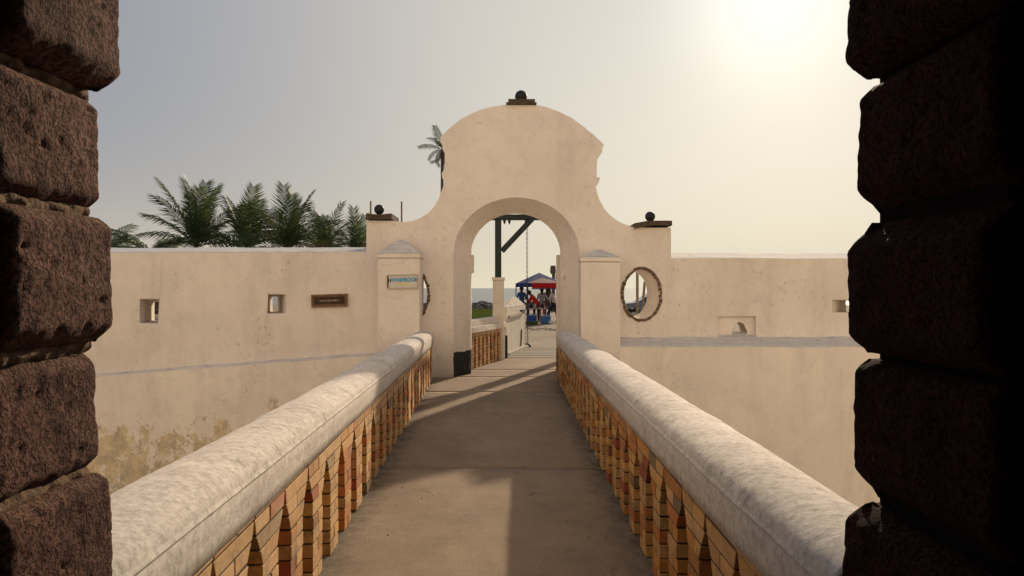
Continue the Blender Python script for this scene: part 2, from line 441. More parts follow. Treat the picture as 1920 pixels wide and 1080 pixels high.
gm = mb.build('grass', M['grass']); tag(gm, 'short green lawn seen left through the arch, before the shore rocks', 'grass', kind='stuff')
tb = MB(); n_ = 12
tb.add([Vector((P(862+104*i/n_, 540, 1).x*(33.5+23*j/n_), 33.5+23*j/n_, gz(P(862+104*i/n_, 540, 1).x*(33.5+23*j/n_), 33.5+23*j/n_)+.05)) for j in range(n_+1) for i in range(n_+1)],
       [(j*(n_+1)+i, j*(n_+1)+i+1, (j+1)*(n_+1)+i+1, (j+1)*(n_+1)+i) for j in range(n_) for i in range(n_)])
t_ = struct('turf', tb, M['grass'])
# shore rocks
M['rock'] = plain('shore_rock', (.14, .125, .11), .95, .4, 1.2, bump=.5)
mb = MB(); rr = random.Random(5)
for i in range(520):
    d = rr.uniform(57, 80); px = rr.uniform(790, 1160); p = P(px, 540, d); r = rr.uniform(.2, .55)
    z = gz(p.x, d) + (.0 if d < 74 else .2)+rr.uniform(-.3, .12)
    b = len(mb.v); mb.sphere((p.x, d, z), r, 6, 4, 1.3, 1, .6)
    for k in range(b, len(mb.v)): mb.v[k] += Vector((rr.uniform(-.12, .12), rr.uniform(-.12, .12), rr.uniform(-.1, .1)))
tag(mb.build('rocks', M['rock']), 'grey boulders piled along the shore between lawn and sea', 'rocks', kind='stuff')

# ================================================================== bridge deck and gate floor
def XL(d): return -1.076-.0346*(d-4.28)        # foot of the left parapet
XR = .79
deck = empty('bridge_deck', (0, 2.0, 0), kind_ := None) if False else None
deck = empty('bridge_deck', (0, 2.0, -.01)); deck['kind'] = 'structure'
def slab_part(y0, y1, name='paving_slab', inset=.002, xl=None, xr=None, m='concrete', zt=0., rough=.006):
    n, k = max(2, int((y1-y0)/.14)), 16
    v = []; f = []
    for j in range(n+1):
        y = y0+inset+(y1-y0-2*inset)*j/n
        a = (XL(y)-.3) if xl is None else xl(y); b = (XR+.32) if xr is None else xr(y)
        for i in range(k+1):
            x = a+(b-a)*i/k
            e = .002 if (j in (0, n)) else 0
            v.append((x, y, zt+rough*nz((x, y, 0), 1.3)+rough*.4*nz((x, y, 5), 6)-e))
    for j in range(n):
        for i in range(k): f.append((j*(k+1)+i, j*(k+1)+i+1, (j+1)*(k+1)+i+1, (j+1)*(k+1)+i))
    q = len(v); v += [(x, y, zt-.22) for x, y, z in v[:q]]
    rim = [i for i in range(k+1)]+[j*(k+1)+k for j in range(1, n+1)]+[n*(k+1)+i for i in range(k-1, -1, -1)]+[j*(k+1) for j in range(n-1, 0, -1)]
    for a, b in zip(rim, rim[1:]+rim[:1]): f.append((a, a+q, b+q, b))
    o = MB().add(v, f).build(name, M[m], deck, smooth=True); o.location = -deck.location
    o.data.shade_flat() if False else None
    return o
for y0, y1 in ((1.2, 6.66), (6.66, 11.5), (11.5, 13.4)): slab_part(y0, y1)
slab_part(13.4, 14.62, xl=lambda y: -1.3, xr=lambda y: 1.5)
slab_part(14.62, 17.0, xl=lambda y: -1.1+(y-14.6)*.2, xr=lambda y: 2.6)
o = MB().box((-1.75, 1.3, -1.0), (1.15, 13.2, -.225)).build('deck_beam', M['scarp'], deck); o.location = -deck.location
# drawbridge planks
db = empty('drawbridge', (.9, 18.5, 0), 'grey plank drawbridge floor lying just beyond the gate passage', 'drawbridge')
for i in range(11):
    y = 17.03+i*.3
    o = MB().box((-.25+.2*(y-17)-.9, y-18.5, -.06), (2.9-.9, y+.285-18.5, .012+rnd.uniform(-.006, .006))).build('plank', M['wood'], db, bevel=.008)

# ================================================================== gate wall
gate = empty('fort_gateway', (0, D0, 0), 'tall cream gateway with curved gable and round arch at the end of the bridge', 'gateway')
def G(o): o.parent = gate; o.location = Vector(o.location)-gate.location; return o
def w2(px, py, d=D0): p = P(px, py, d); return (p.x, p.z)
out_px = [(687, 1090), (687, 413), (737, 414), (757, 417), (772, 415), (788, 409), (802, 400), (813, 389), (822, 374), (828, 358), (832, 346), (833, 339),
          (829, 333), (828, 325), (833, 318), (834, 300), (834, 286), (830, 281), (829, 272), (825, 265), (826, 258),
          (835, 248), (848, 236), (866, 222), (888, 211), (912, 202), (940, 197), (970, 195), (1000, 196), (1025, 201), (1048, 209), (1070, 220), (1092, 235),
          (1112, 252), (1124, 263), (1132, 271), (1129, 280), (1129, 285), (1125, 291), (1121, 294), (1120, 300), (1119, 318), (1119, 332), (1126, 333), (1124, 338), (1121, 345), (1117, 348),
          (1119, 360), (1124, 375), (1132, 390), (1143, 403), (1157, 414), (1172, 421), (1188, 426), (1258, 427), (1259, 1090)]
def densify(o, step):
    r = []
    for a, b in zip(o, o[1:]+o[:1]):
        n = max(1, int(math.hypot(b[0]-a[0], b[1]-a[1])/step))
        for i in range(n):
            t = i/n; r.append((a[0]+(b[0]-a[0])*t, a[1]+(b[1]-a[1])*t))
    return r
outl = [w2(*p) for p in out_px]
outl = [(x+.006*nz((x*3, z*3, 1), 1), z+.006*nz((x*3, z*3, 9), 1)) for x, z in densify(outl, .12)]
gw = prism(outl, D0, DB, 'gate_wall', M['gate'])
def arch_loop(cx, hw, spring, top, bottom, y, n=24, sy=1):
    lp = [Vector((cx-hw, y, bottom))]
    for i in range(n+1):
        a = math.pi-math.pi*i/n
        lp.append(Vector((cx+hw*math.cos(a), y, spring+(top-spring)*math.sin(a))))
    lp.append(Vector((cx+hw, y, bottom))); return lp
# front edge of the splay, its throat, and the straight passage behind
fx0, fx1 = P(850, 0, D0).x, P(1087, 0, D0).x; ftop = P(0, 370, D0).z
YT = D0+.55
tx0, tx1 = P(883, 0, YT).x, P(1050, 0, YT).x; ttop = P(0, 401, YT).z
fspr = P(0, 478, D0).z; tspr = P(0, 476, YT).z
def ext(l0, l1, k):  # carry the splay on in front of the face
    return [a+(a-b)*k for a, b in zip(l0, l1)]
L0 = arch_loop((fx0+fx1)/2, (fx1-fx0)/2, fspr, ftop, -1, D0); L1 = arch_loop((tx0+tx1)/2, (tx1-tx0)/2, tspr, ttop, -1, YT)
c1 = loft_cutter(ext(L0, L1, .2), ext(L1, L0, .01))
hw2 = (tx1-tx0)/2
c2 = loft_cutter(arch_loop((tx0+tx1)/2, hw2-.001, tspr, ttop-.001, -1, YT-.04), arch_loop((tx0+tx1)/2+.03, hw2+.06, tspr+.03, ttop+.09, -1, DB+.1))
def oval_loop(cx, cz, a, b, y, n=36): return [Vector((cx+a*math.cos(-2*math.pi*i/n), y, cz+b*math.sin(-2*math.pi*i/n))) for i in range(n)]
ov = []
for (px, py, a, b) in ((1203, 552, 33, 46), (767, 552, 34, 47)):
    c = P(px, py, D0); A, B = a/F*D0, b/F*D0; ov.append((c.x, c.z, A, B))
c3 = [loft_cutter(oval_loop(x, z, a, b, D0-.1), oval_loop(x, z, a, b, DB+.1)) for x, z, a, b in ov]
boolean(gw, [c1]); boolean(gw, [c2]); boolean(gw, c3)
soften(gw, .014, 2, 35); G(gw)
# blocks at the back of the passage (right strip and left impost)
pr = P(1044, 478, DB-.25)
G(MB().box((pr.x, DB-.3, -.02), (tx1+.12, DB-.05, pr.z)).build('door_stop', M['gate'], bevel=.01))
pl = P(888, 478, DB-.25); pb = P(888, 512, DB-.25)
G(MB().box((tx0-.12, DB-.3, pb.z), (pl.x, DB-.05, pl.z)).build('impost', M['gate'], bevel=.01))
# pilasters
DP = 12.98
def pilaster(x0p, x1p, eave, apex, label):
    a = P(x0p, eave, DP); b = P(x1p, eave, DP); ap = P((x0p+x1p)/2, apex, DP)
    e = empty('pilaster', (0, 0, 0), label); e.parent = gate; e.location = -gate.location
    o = MB().box((a.x, DP, -4.3), (b.x, D0+.002, a.z)).build('shaft', M['gate'], e, bevel=.015)
    zt = a.z+.085
    MB().box((a.x-.012, DP-.014, a.z+.004), (b.x+.012, D0+.001, zt)).build('cornice', M['gate'], e, bevel=.012)
    cx = (a.x+b.x)/2; hb = MB(); y0 = DP-.014; y1 = D0
    hb.add([(a.x-.01, y0, zt+.002), (b.x+.01, y0, zt+.002), (b.x+.01, y1, zt+.002), (a.x-.01, y1, zt+.002), (cx-.03, (y0+y1)/2+.05, ap.z), (cx+.03, (y0+y1)/2+.05, ap.z)],
           [(0, 3, 2, 1), (0, 1, 5, 4), (1, 2, 5), (2, 3, 4, 5), (3, 0, 4)])
    hb.build('cap', M['gate'], e, bevel=.01)
pilaster(708, 787, 484, 447, None)
pilaster(1089, 1163, 491, 466, None)
# cap slabs and balls
def rough_slab(name, x0, x1, y0, y1, z0, z1, parent, nseg=14, amp=.015, zf=None):
    v = []; f = []
    for i in range(nseg+1):
        x = x0+(x1-x0)*i/nseg; dz = (zf(i/nseg) if zf else 0)
        a = [nz((x*4+k*7.3, k, z0), 1)*amp for k in range(4)]
        v += [(x, y0+a[0], z0+dz+a[1]*.5), (x, y1, z0+dz), (x, y1, z1+dz), (x, y0+a[2]*.7, z1+dz+a[3])]
    for i in range(nseg):
        for k in range(4): f.append((i*4+k, (i+1)*4+k, (i+1)*4+(k+1) % 4, i*4+(k+1) % 4))
    f.append((3, 2, 1, 0)); q = nseg*4; f.append((q, q+1, q+2, q+3))
    return G(MB().add(v, f).build(name, M['capstone']))
def cap_at(x0p, x1p, ytop, ybot, bx, by, br, zf=None, yd=(-.1, .75)):
    a = P(x0p, ybot, D0); b = P(x1p, ytop, D0)
    rough_slab('cap_stone', a.x, b.x, D0+yd[0], D0+yd[1], a.z+.003, b.z, None, zf=zf)
    d = D0+.28; c = P(bx, by, d); r = br/F*d
    ball = MB().sphere(c, r, 22, 14).tube([(c.x, c.y, c.z-r*1.6), (c.x, c.y, c.z-r*.6)], r*.45, 10).build('ball_finial', M['iron'], smooth=True); G(ball)
cap_at(688, 736, 402, 412, 711, 393, 9.5)
cap_at(953, 1003, 187, 195, 977, 181, 11.5, yd=(-.06, .6))
cap_at(1189, 1258, 416, 426, 1219, 406, 9.5, zf=lambda t: .035*math.sin(t*2.6)-.03*(1-t))
# lower step of the middle cap
a = P(949, 196, D0); b = P(1006, 191, D0)
G(MB().box((a.x, D0-.075, a.z-.01), (b.x, D0+.65, b.z-.02)).build('cap_stone', M['capstone'], bevel=.01))
# stone rings round the ovals
for (cx, cz, A, B) in ov:
    cuts = [0.]
    while cuts[-1] < 2*math.pi-.12: cuts.append(cuts[-1]+rnd.uniform(.10, .27))
    cuts[-1] = 2*math.pi
    for i in range(len(cuts)-1):
        a0 = cuts[i]+.008; a1 = cuts[i+1]-.008; ins = rnd.uniform(-.004, .008); ot = rnd.uniform(.040, .066); pr_ = rnd.uniform(.008, .03)
        v = []
        for y in (D0-pr_, D0+.05):
            for (aa, k) in ((a0, ins), (a1, ins+rnd.uniform(-.004, .004)), (a1, ot), (a0, ot+rnd.uniform(-.012, .008))):
                v.append((cx+(A+k)*math.cos(aa), y, cz+(B+k)*math.sin(aa)))
        o = MB().hexa(v).build('ring_stone', M['ringstone'], bevel=.006); G(o)

# ================================================================== flanking walls
def long_wall(name, x0, x1, sec, m, label, cutters=(), n=60, wob=.02, rag=.014):
    "sec(x) -> closed list of (y,z), swept along x"
    k = len(sec(x0)); v = []; f = []
    for i in range(n+1):
        x = x0+(x1-x0)*i/n
        for j, (y, z) in enumerate(sec(x)):
            top = 1 if j in (2, 3) else 0
            v.append((x, y+wob*.5*nz((x*.4, j, 3)), z+top*(rag*nz((x*2.5, j*3., 8))+wob*nz((x*.5, 0, 2)))))
    for i in range(n):
        for j in range(k): f.append((i*k+j, (i+1)*k+j, (i+1)*k+(j+1) % k, i*k+(j+1) % k))
    f.append(tuple(range(k))[::-1]); f.append(tuple(n*k+j for j in range(k)))
    o = MB().add(v, f).build(name, m)
    if cutters: boolean(o, list(cutters))
    soften(o, .02, 2, 40)
    return o
DW = D0+.03
def rectloop(x0, x1, y0, y1, d):  # pixel rect at depth d
    return [P(x0, y1, d), P(x0, y0, d), P(x1, y0, d), P(x1, y1, d)]
def slit(front, back, d0=DW, d1=DW+.95):
    A = rectloop(*front, d0); B = rectloop(*back, d1); return loft_cutter(ext(A, B, .12), ext(B, A, .12))
xg = P(687, 0, D0).x+.05; xr = P(1258, 0, D0).x-.05
LWT = lambda x: P(0, 472, DW).z
lw = long_wall('rampart_wall', P(-420, 0, DW).x, xg, lambda x: [(DW+.9, -1.), (DW, -1.), (DW, LWT(x)), (DW+.9, LWT(x)+.125)], M['wall'], None,
    [slit((262, 302, 561, 606), (291.5, 300, 566, 600)), slit((489, 536, 552, 588), (512.5, 519, 556.5, 583))])
lwt = empty('fort_wall', (-5, D0, 0), 'long cream parapet wall left of the gateway with two square loopholes', 'wall'); lw.parent = lwt; lw.location = -lwt.location; lw.name = 'parapet'
RWT = lambda x: P(0, 483, DW).z-.004*(x-xr)
def pointed(x0, x1, ytop, yb, d, sh=.4):
    ys_ = yb-(yb-ytop)*sh; m = (x0+x1)/2
    return [P(x0, yb, d), P(x0, ys_, d), P(x0+(m-x0)*.4, ytop+(ys_-ytop)*.25, d), P(m, ytop, d), P(x1+(m-x1)*.4, ytop+(ys_-ytop)*.25, d), P(x1, ys_, d), P(x1, yb, d)]
rc = rectloop(1347, 1419, 593, 640, DW-.05); rc2 = [p+Vector((0, .13, 0)) for p in rc]
pf = pointed(1373, 1402, 603, 632, DW); pb_ = pointed(1374.5, 1387, 606, 629, DW+.95)
rw = long_wall('rampart_wall', xr, P(2300, 0, DW).x, lambda x: [(DW+.9, -1.), (DW, -1.), (DW, RWT(x)), (DW+.9, RWT(x)+.13)], M['wall'], None,
    [loft_cutter(rc, rc2), loft_cutter(ext(pf, pb_, .15), ext(pb_, pf, .12)), slit((1560, 1606, 562, 586), (1588, 1594, 565, 583))])
rwt = empty('fort_wall', (6, D0, 0), 'cream parapet wall right of the gateway with a low square niche', 'wall'); rw.parent = rwt; rw.location = -rwt.location; rw.name = 'parapet'
# scarps below with their ledges
def lz(x):
    px = 960+x*F/13.3; return EYE-(max(-400, min(px, 708))*(-.0735)+714-540)/F*13.3
ls = long_wall('scarp_wall', P(-420, 0, 13.2).x, P(712, 0, 13.2).x, lambda x: [(DW+.3, -4.5), (D0-.10, -4.5), (D0-.07, lz(x)-.03), (DW+.3, lz(x)+.10)], M['scarp'], None)
t = empty('scarp_wall', (-5, 13.2, -4.3), 'cream ditch wall below the left parapet with yellow peeling patches', 'wall'); ls.parent = t; ls.location = -t.location; ls.name = 'scarp_face'
DS = 13.06
rz0 = P(0, 649, DS).z; rz1 = P(0, 631, DW).z
rs = long_wall('scarp_wall', P(1150, 0, DS).x, P(2300, 0, DS).x, lambda x: [(DW+.2, -4.5), (DS-.04, -4.5), (DS, rz0), (DW+.2, rz1+.08)], M['scarp'], None, rag=.02)
t = empty('scarp_wall', (6, 13.1, -4.3), 'cream ditch wall with a grey weathered ledge right of the bridge', 'wall'); rs.parent = t; rs.location = -t.location; rs.name = 'scarp_face'
ls2 = MB().box((P(712, 0, 13.2).x, 13.2, -4.4), (P(1150, 0, 13.2).x, DW, -.23)).build('gate_footing', M['scarp']); G(ls2)

# ================================================================== brick parapets
PITCH = .45
def rand_bevel_hex(s0b, s1b, s0t, s1t, t0, t1, z0, z1):
    g = .005
    return [(s0b+g, t0, z0+g), (s1b-g, t0, z0+g), (s1b-g, t1, z0+g), (s0b+g, t1, z0+g), (s0t+g, t0, z1-g), (s1t-g, t0, z1-g), (s1t-g, t1, z1-g), (s0t+g, t1, z1-g)]
def lattice(parent, A, B, outward, ztop, bh=.0745, pitch=PITCH, ohw=.098, depth=.235, tipdrop=.065, head=.16, start=0.):
    """brick piers with pointed openings from A to B (x,y on the inner face); ztop(s)"""
    A = Vector((A[0], A[1], 0)); B = Vector((B[0], B[1], 0)); L = (B-A).length; u = (B-A).normalized(); ow = Vector((outward[0], outward[1], 0)).normalized()
    rb = random.Random(int(L*100)); bricks = []; core = MB(); npier = int(L/pitch)
    mirror = u.cross(ow).z < 0
    def world(h): return [A+u*s+ow*t+Vector((0, 0, z)) for s, t, z in h]
    for k in range(npier+1):
        c = start+k*pitch
        if c-pitch/2 > L: break
        zt = ztop(min(L, c)); ztip = zt-tipdrop; zs = ztip-head
        def half(z): return ohw if z < zs else (ohw*(ztip-z)/(ztip-zs) if z < ztip else 0.)
        nrow = int(math.ceil(zt/bh))
        for r in range(nrow):
            z0, z1 = r*bh, (r+1)*bh
            lo_b, lo_t = c-pitch/2+half(z0), c-pitch/2+half(min(z1, ztip)); hi_b, hi_t = c+pitch/2-half(z0), c+pitch/2-half(min(z1, ztip))
            lo_b = max(lo_b, 0); lo_t = max(lo_t, 0); hi_b = min(hi_b, L); hi_t = min(hi_t, L)
            if hi_b-lo_b < .05: continue
            j = rb.uniform(-.0015, .0015)
            if (r+k) % 2:
                m = (lo_b+hi_b)/2+rb.uniform(-.012, .012)
                hs = [(lo_b, m, lo_t, m, 0, depth), (m, hi_b, m, hi_t, 0, depth)]
            else: hs = [(lo_b, hi_b, lo_t, hi_t, 0, depth*.48), (lo_b, hi_b, lo_t, hi_t, depth*.52, depth)]
            for (a, b, a2, b2, t0, t1) in hs:
                jj = j+rb.uniform(-.0025, .0025)
                e = [rb.uniform(-.0025, .0025) for _ in range(4)]
                h = rand_bevel_hex(a+e[0], b+e[1], a2+e[0], b2+e[1], t0+jj, t1+jj, z0+e[2], z1+e[3])
                bricks.append((c, h))
            core.hexa(world([(lo_b+.012, .0045, z0), (hi_b-.012, .0045, z0), (hi_b-.012, depth-.012, z0), (lo_b+.012, depth-.012, z0),
                             (lo_t+.012, .0045, z1), (hi_t-.012, .0045, z1), (hi_t-.012, depth-.012, z1), (lo_t+.012, depth-.012, z1)]))
    core.build('mortar', M['mortar'], parent).location = -parent.location
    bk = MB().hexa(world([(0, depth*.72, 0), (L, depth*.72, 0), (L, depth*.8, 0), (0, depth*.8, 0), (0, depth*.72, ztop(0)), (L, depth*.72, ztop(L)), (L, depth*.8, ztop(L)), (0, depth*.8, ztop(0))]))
    bk.build('added_shade_panel', M['opening_shade'], parent).location = -parent.location
    near = bricks[:300]
    for c, h in near:
        q = world(h); mid = sum(q, Vector())/8
        o = MB().hexa([p-mid for p in q]).build('brick', M['brick'], parent, bevel=.0028); o.location = mid-parent.location
    if len(bricks) > 300:
        mb = MB()
        for c, h in bricks[300:]: mb.hexa(world(h))
        o = mb.build('brickwork', M['brick'], parent); o.location = -parent.location; o['kind'] = 'stuff'

def coping(parent, path, halfw, fascia, crown, zb, overhang, name='coping', n=150, expo=1.):
    "path(t)->(inner face point, outward unit); rounded top, groove on the inner fascia"
    ks = []
    a = halfw
    prof = [(.012, 0), (.008, fascia*.3), (.004, fascia*.6), (.002, fascia*.84), (.008, fascia*.875), (-.004, fascia*.90), (-.007, fascia*.93), (-.004, fascia*.96), (.002, fascia*1.0)]
    for i in range(0, 18):
        th = math.pi*(1-i/18); prof.append((a+(a-.003)*math.cos(th), fascia*1.02+crown*math.sin(th)**expo))
    prof += [(2*a, fascia), (2*a, fascia*.5), (2*a, 0)]
    v = []; f = []; m = len(prof)
    for i in range(n+1):
        p, o, zb_ = path(i/n)
        for j, (t, z) in enumerate(prof):
            q = p+o*(t-overhang); q.z = zb_+z
            nn = .011*nz(q, 1.1)+.004*nz(q, 4)+.0022*nz(q, 15)+.0012*nz(q, 40)
            if j < 4 or j > m-4: nn *= .6
            cdir = (o*(t-a)+Vector((0, 0, z-fascia*.6))).normalized()
            v.append(q+cdir*nn)
    for i in range(n):
        for j in range(m): f.append((i*m+j, (i+1)*m+j, (i+1)*m+(j+1) % m, i*m+(j+1) % m))
    f.append(tuple(range(m))[::-1]); f.append(tuple(n*m+j for j in range(m)))
    o = MB().add(v, f).build(name, M['coping'], parent, smooth=True); o.location = -parent.location
    return o
Y0, Y1 = 1.80, 12.97
def zbt(d): return .70-.0095*(d-2.5)
lp = empty('brick_parapet', (XL(Y0), Y0, 0), 'left bridge parapet of pierced brick under a rounded white coping, beside the yellow stained wall', 'parapet')
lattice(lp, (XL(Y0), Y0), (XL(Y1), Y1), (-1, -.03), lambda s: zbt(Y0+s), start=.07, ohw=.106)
coping(lp, lambda t: (Vector((XL(Y0-.04+(Y1-Y0+.04)*t), Y0-.04+(Y1-Y0+.04)*t, 0)), Vector((-1, 0, 0)), zbt(Y0+(Y1-Y0)*t)), .17, .175, .080, 0, .022, n=420, expo=1.)
rp = empty('brick_parapet', (XR, Y0, 0), 'right bridge parapet of pierced orange brick under a rounded mottled coping', 'parapet')
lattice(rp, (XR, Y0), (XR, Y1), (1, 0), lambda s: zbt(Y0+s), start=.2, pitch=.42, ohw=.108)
coping(rp, lambda t: (Vector((XR, Y0-.02+(Y1-Y0+.02)*t, 0)), Vector((1, 0, 0)), zbt(Y0+(Y1-Y0)*t)), .17, .175, .080, 0, .022, n=420, expo=1.)
# the second parapet, behind the arch
qA = (-.80, 14.62); qB = (-.145, 17.0)
qd = Vector((qB[0]-qA[0], qB[1]-qA[1], 0)).normalized(); qo = Vector((-qd.y, qd.x, 0))
sp = empty('brick_parapet', (qA[0], qA[1], 0), 'short low brick parapet with flat white coping seen through the arch on the left', 'parapet')
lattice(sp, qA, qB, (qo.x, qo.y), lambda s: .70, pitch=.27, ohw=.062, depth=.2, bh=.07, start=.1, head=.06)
cb = MB()
A_ = Vector((qA[0], qA[1], 0)); B_ = Vector((qB[0], qB[1], 0))
for (z0, z1, o0, o1) in ((.705, .83, -.03, .27), (.832, .96, .04, .24)):
    cb.hexa([A_+qo*o0+Vector((0, 0, z0)), B_+qo*o0+Vector((0, 0, z0)), B_+qo*o1+Vector((0, 0, z0)), A_+qo*o1+Vector((0, 0, z0)),
             A_+qo*(o0+.015)+Vector((0, 0, z1)), B_+qo*(o0+.015)+Vector((0, 0, z1)), B_+qo*(o1-.015)+Vector((0, 0, z1)), A_+qo*(o1-.015)+Vector((0, 0, z1))])
o = cb.build('coping', M['white'], sp, bevel=.012); o.location = -sp.location
o = MB().tube([(-.13, 17.02, 0), (-.13, 17.02, .52)], .03, 8).build('corner_post', M['iron'], sp); o.location = -sp.location

# ================================================================== drawbridge frame beyond the gate
fr = empty('timber_gallows', (-.3, 16.75, 0), 'dark timber lifting frame on a white pier, seen through the arch', 'gallows frame')
def FR(o): o.parent = fr; o.location = -fr.location; return o
d = 16.6
def rectpier(x0, x1, yt, d, dep, zb=-.05):
    a = P(x0, yt, d); b = P(x1, yt, d); return (a.x, d, zb), (b.x, d+dep, a.z)
b0, b1 = rectpier(924, 945, 526, 16.62, .3)
FR(MB().box(b0, b1).box((b0[0]-.02, b0[1]-.02, b1[2]+.002), (b1[0]+.02, b1[1]+.02, b1[2]+.07)).box((b0[0]+.03, b0[1]-.012, b1[2]-.5), (b1[0]-.03, b0[1], b1[2]-.12)).build('pier', M['white'], bevel=.008))
post_x0, post_x1 = P(928, 0, 16.7).x, P(940, 0, 16.7).x
zt = P(0, 402, 16.7).z; zb_ = P(0, 412, 16.7).z
FR(MB().box((post_x0, 16.70, b1[2]+.07), (post_x1, 16.84, zb_-.002)).build('post', M['post'], bevel=.006))
FR(MB().box((1.17, 16.70, 0), (1.31, 16.84, zb_-.002)).build('post', M['post'], bevel=.006))
FR(MB().box((-.62, 16.68, zb_), (1.45, 16.86, zt)).build('cross_beam', M['post'], bevel=.006))
FR(MB().beam(P(1000, 408, 16.77), P(941, 471, 16.77), .12, .14, (0, 1, 0)).build('brace', M['post'], bevel=.006))
FR(MB().beam((1.24, 16.86, 2.2), (1.24, 18.0, zt), .12, .12, (1, 0, 0)).build('brace', M['post'], bevel=.006))
FR(MB().box((1.62, 17.5, 0), (1.74, 17.62, 3.2)).build('post', M['post'], bevel=.006))
ca = P(988, 418, 20.2)
FR(MB().beam((.42, 16.0, zt+.07), (ca.x, 20.35, ca.z+.05), .12, .13).build('lifting_arm', M['post'], bevel=.006))
FR(MB().beam((1.24, 16.0, zt+.07), (1.55, 20.35, ca.z+.05), .12, .13).build('lifting_arm', M['post'], bevel=.006))
bt = MB()
for px in (946, 955): bt.tube([P(px, 411, 16.7), P(px, 417, 16.7), P(px+.5, 421, 16.7)], [.035, .028, .004], 7)
FR(bt.build('iron_spikes', M['iron']))
def chain(name, pts, r, label=None, parent=None):
    mb = MB(); pts = [Vector(p) for p in pts]; k = 0
    for a, b in zip(pts, pts[1:]):
        n = max(1, int((b-a).length/(r*2.6)))
        for i in range(n):
            c = a+(b-a)*((i+.5)/n); dr = (b-a).normalized()
            s_ = dr.cross(Vector((0, 1, 0)) if abs(dr.y) < .9 else Vector((1, 0, 0))).normalized(); t_ = dr.cross(s_)
            if k % 2: s_, t_ = t_, -s_
            Mx = Matrix((dr*1.55, s_*.9, t_)).transposed()
            mb.torus(c, r, r*.3, 10, 5, Mx); k += 1
    o = mb.build(name, M['rust'], parent, smooth=True)
    if label: tag(o, label, 'chain')
    return o
chain('hanging_chain', [(ca.x, 20.2, ca.z), P(988.5, 560, 20.2), P(989, 645, 20.2)], .024, 'rusty iron chain hanging straight down through the archway')
wb = MB().torus(P(989, 650, 20.15), .07, .03, 14, 8, Matrix.Rotation(R(90), 3, 'X')).build('mooring_ring', M['iron'], smooth=True)
tag(wb, 'black iron ring at the foot of the hanging chain', 'ring')
d = 29.0
chain('barrier_chain', [P(985, 615, d), P(1000, 617.5, d), P(1020, 616, d), P(1040, 618.5, d), P(1075, 616, d)], .04, 'rusty chain strung low across the path beyond the drawbridge')

# white gabled block beside the drawbridge
gbk = empty('gabled_block', (0, 18, 0), 'squat white block with hipped top and sliding bar beside the drawbridge', 'block')
A_ = Vector((-.13, 17.6, 0)); B_ = Vector((.37, 20.1, 0)); u_ = (B_-A_).normalized(); o_ = Vector((-u_.y, u_.x, 0))*.34
zc = 1.125
base = [A_, B_, B_+o_, A_+o_]
mb = MB().hexa([p+Vector((0, 0, -.05)) for p in base]+[p+Vector((0, 0, zc)) for p in base])
o = mb.build('block_body', M['white'], gbk, bevel=.02); o.location = -gbk.location
c_ = sum(base, Vector())/4
ap = P(965, 556, c_.y+.05)
mb = MB(); q = [p+(p-c_).normalized()*.03+Vector((0, 0, zc+.003)) for p in base]
mb.add(q+[ap-u_*.15, ap+u_*.15], [(0, 3, 2, 1), (0, 1, 5, 4), (1, 2, 5), (2, 3, 4, 5), (3, 0, 4)])
o = mb.build('hipped_top', M['white'], gbk, bevel=.015); o.location = -gbk.location
n_ = Vector((u_.y, -u_.x, 0))
o = MB().beam(A_+u_*.2+n_*.03+Vector((0, 0, .92)), A_+u_*1.75+n_*.03+Vector((0, 0, .96)), .05, .06).build('sliding_bar', M['rail'], gbk); o.location = -gbk.location
o = MB().beam(A_+u_*1.72+n_*.03+Vector((0, 0, .985)), A_+u_*2.1+n_*.03+Vector((0, 0, .985)), .06, .10).build('bar_socket', M['iron'], gbk); o.location = -gbk.location
o = MB().beam(A_+n_*.04+Vector((0, 0, .03)), B_+n_*.04+Vector((0, 0, .03)), .08, .08).build('kerb', M['rail'], gbk); o.location = -gbk.location
o = MB().beam(A_+u_*1.8+n_*.012+Vector((0, 0, .10)), A_+u_*1.9+n_*.012+Vector((0, 0, .52)), .02, .05).build('drain_stain', M['iron'], gbk); o.location = -gbk.location  # dark strip standing for the black drain stain on the block

# ================================================================== signs on the walls
def text_mesh(s, size, name, m, parent, loc, extrude=.002, sx=1.):
    cu = bpy.data.curves.new('lettering', 'FONT'); cu.body = s; cu.size = size; cu.extrude = extrude; cu.align_x = 'CENTER'; cu.align_y = 'CENTER'
    cu.offset = size*.035
    t = bpy.data.objects.new('lettering', cu); C.objects.link(t)
    me = evaluated(t, name); bpy.data.objects.remove(t)
    me.transform(Matrix.Rotation(R(90), 4, 'X') @ Matrix.Scale(sx, 4, (1, 0, 0)))
    o = link(name, me, m, parent); o.location = loc; return o
M['signwhite'] = plain('sign_white', (.62, .58, .52), .5, .08, 6); M['signframe'] = plain('aluminium_frame', (.42, .38, .33), .4, .1, 8, .3)
M['blue'] = plain('sky_blue_ink', (.05, .34, .62), .5, .05); M['yellow'] = plain('yellow_ink', (.75, .6, .16), .5, .05); M['ink'] = plain('black_ink', (.03, .03, .035), .5, .05)
a = P(727, 541, DP); b = P(784, 515, DP); cx, cz = (a.x+b.x)/2, (a.z+b.z)/2; W, H = b.x-a.x, b.z-a.z
sg = empty('washroom_sign', (cx, DP-.002, cz), 'small white sign reading WASHROOM in blue letters on the left pilaster', 'sign'); sg.rotation_euler[1] = R(-.8)
MB().box((-W/2, -.022, -H/2), (W/2, 0, H/2)).build('panel', M['signwhite'], sg, bevel=.003)
e = .016
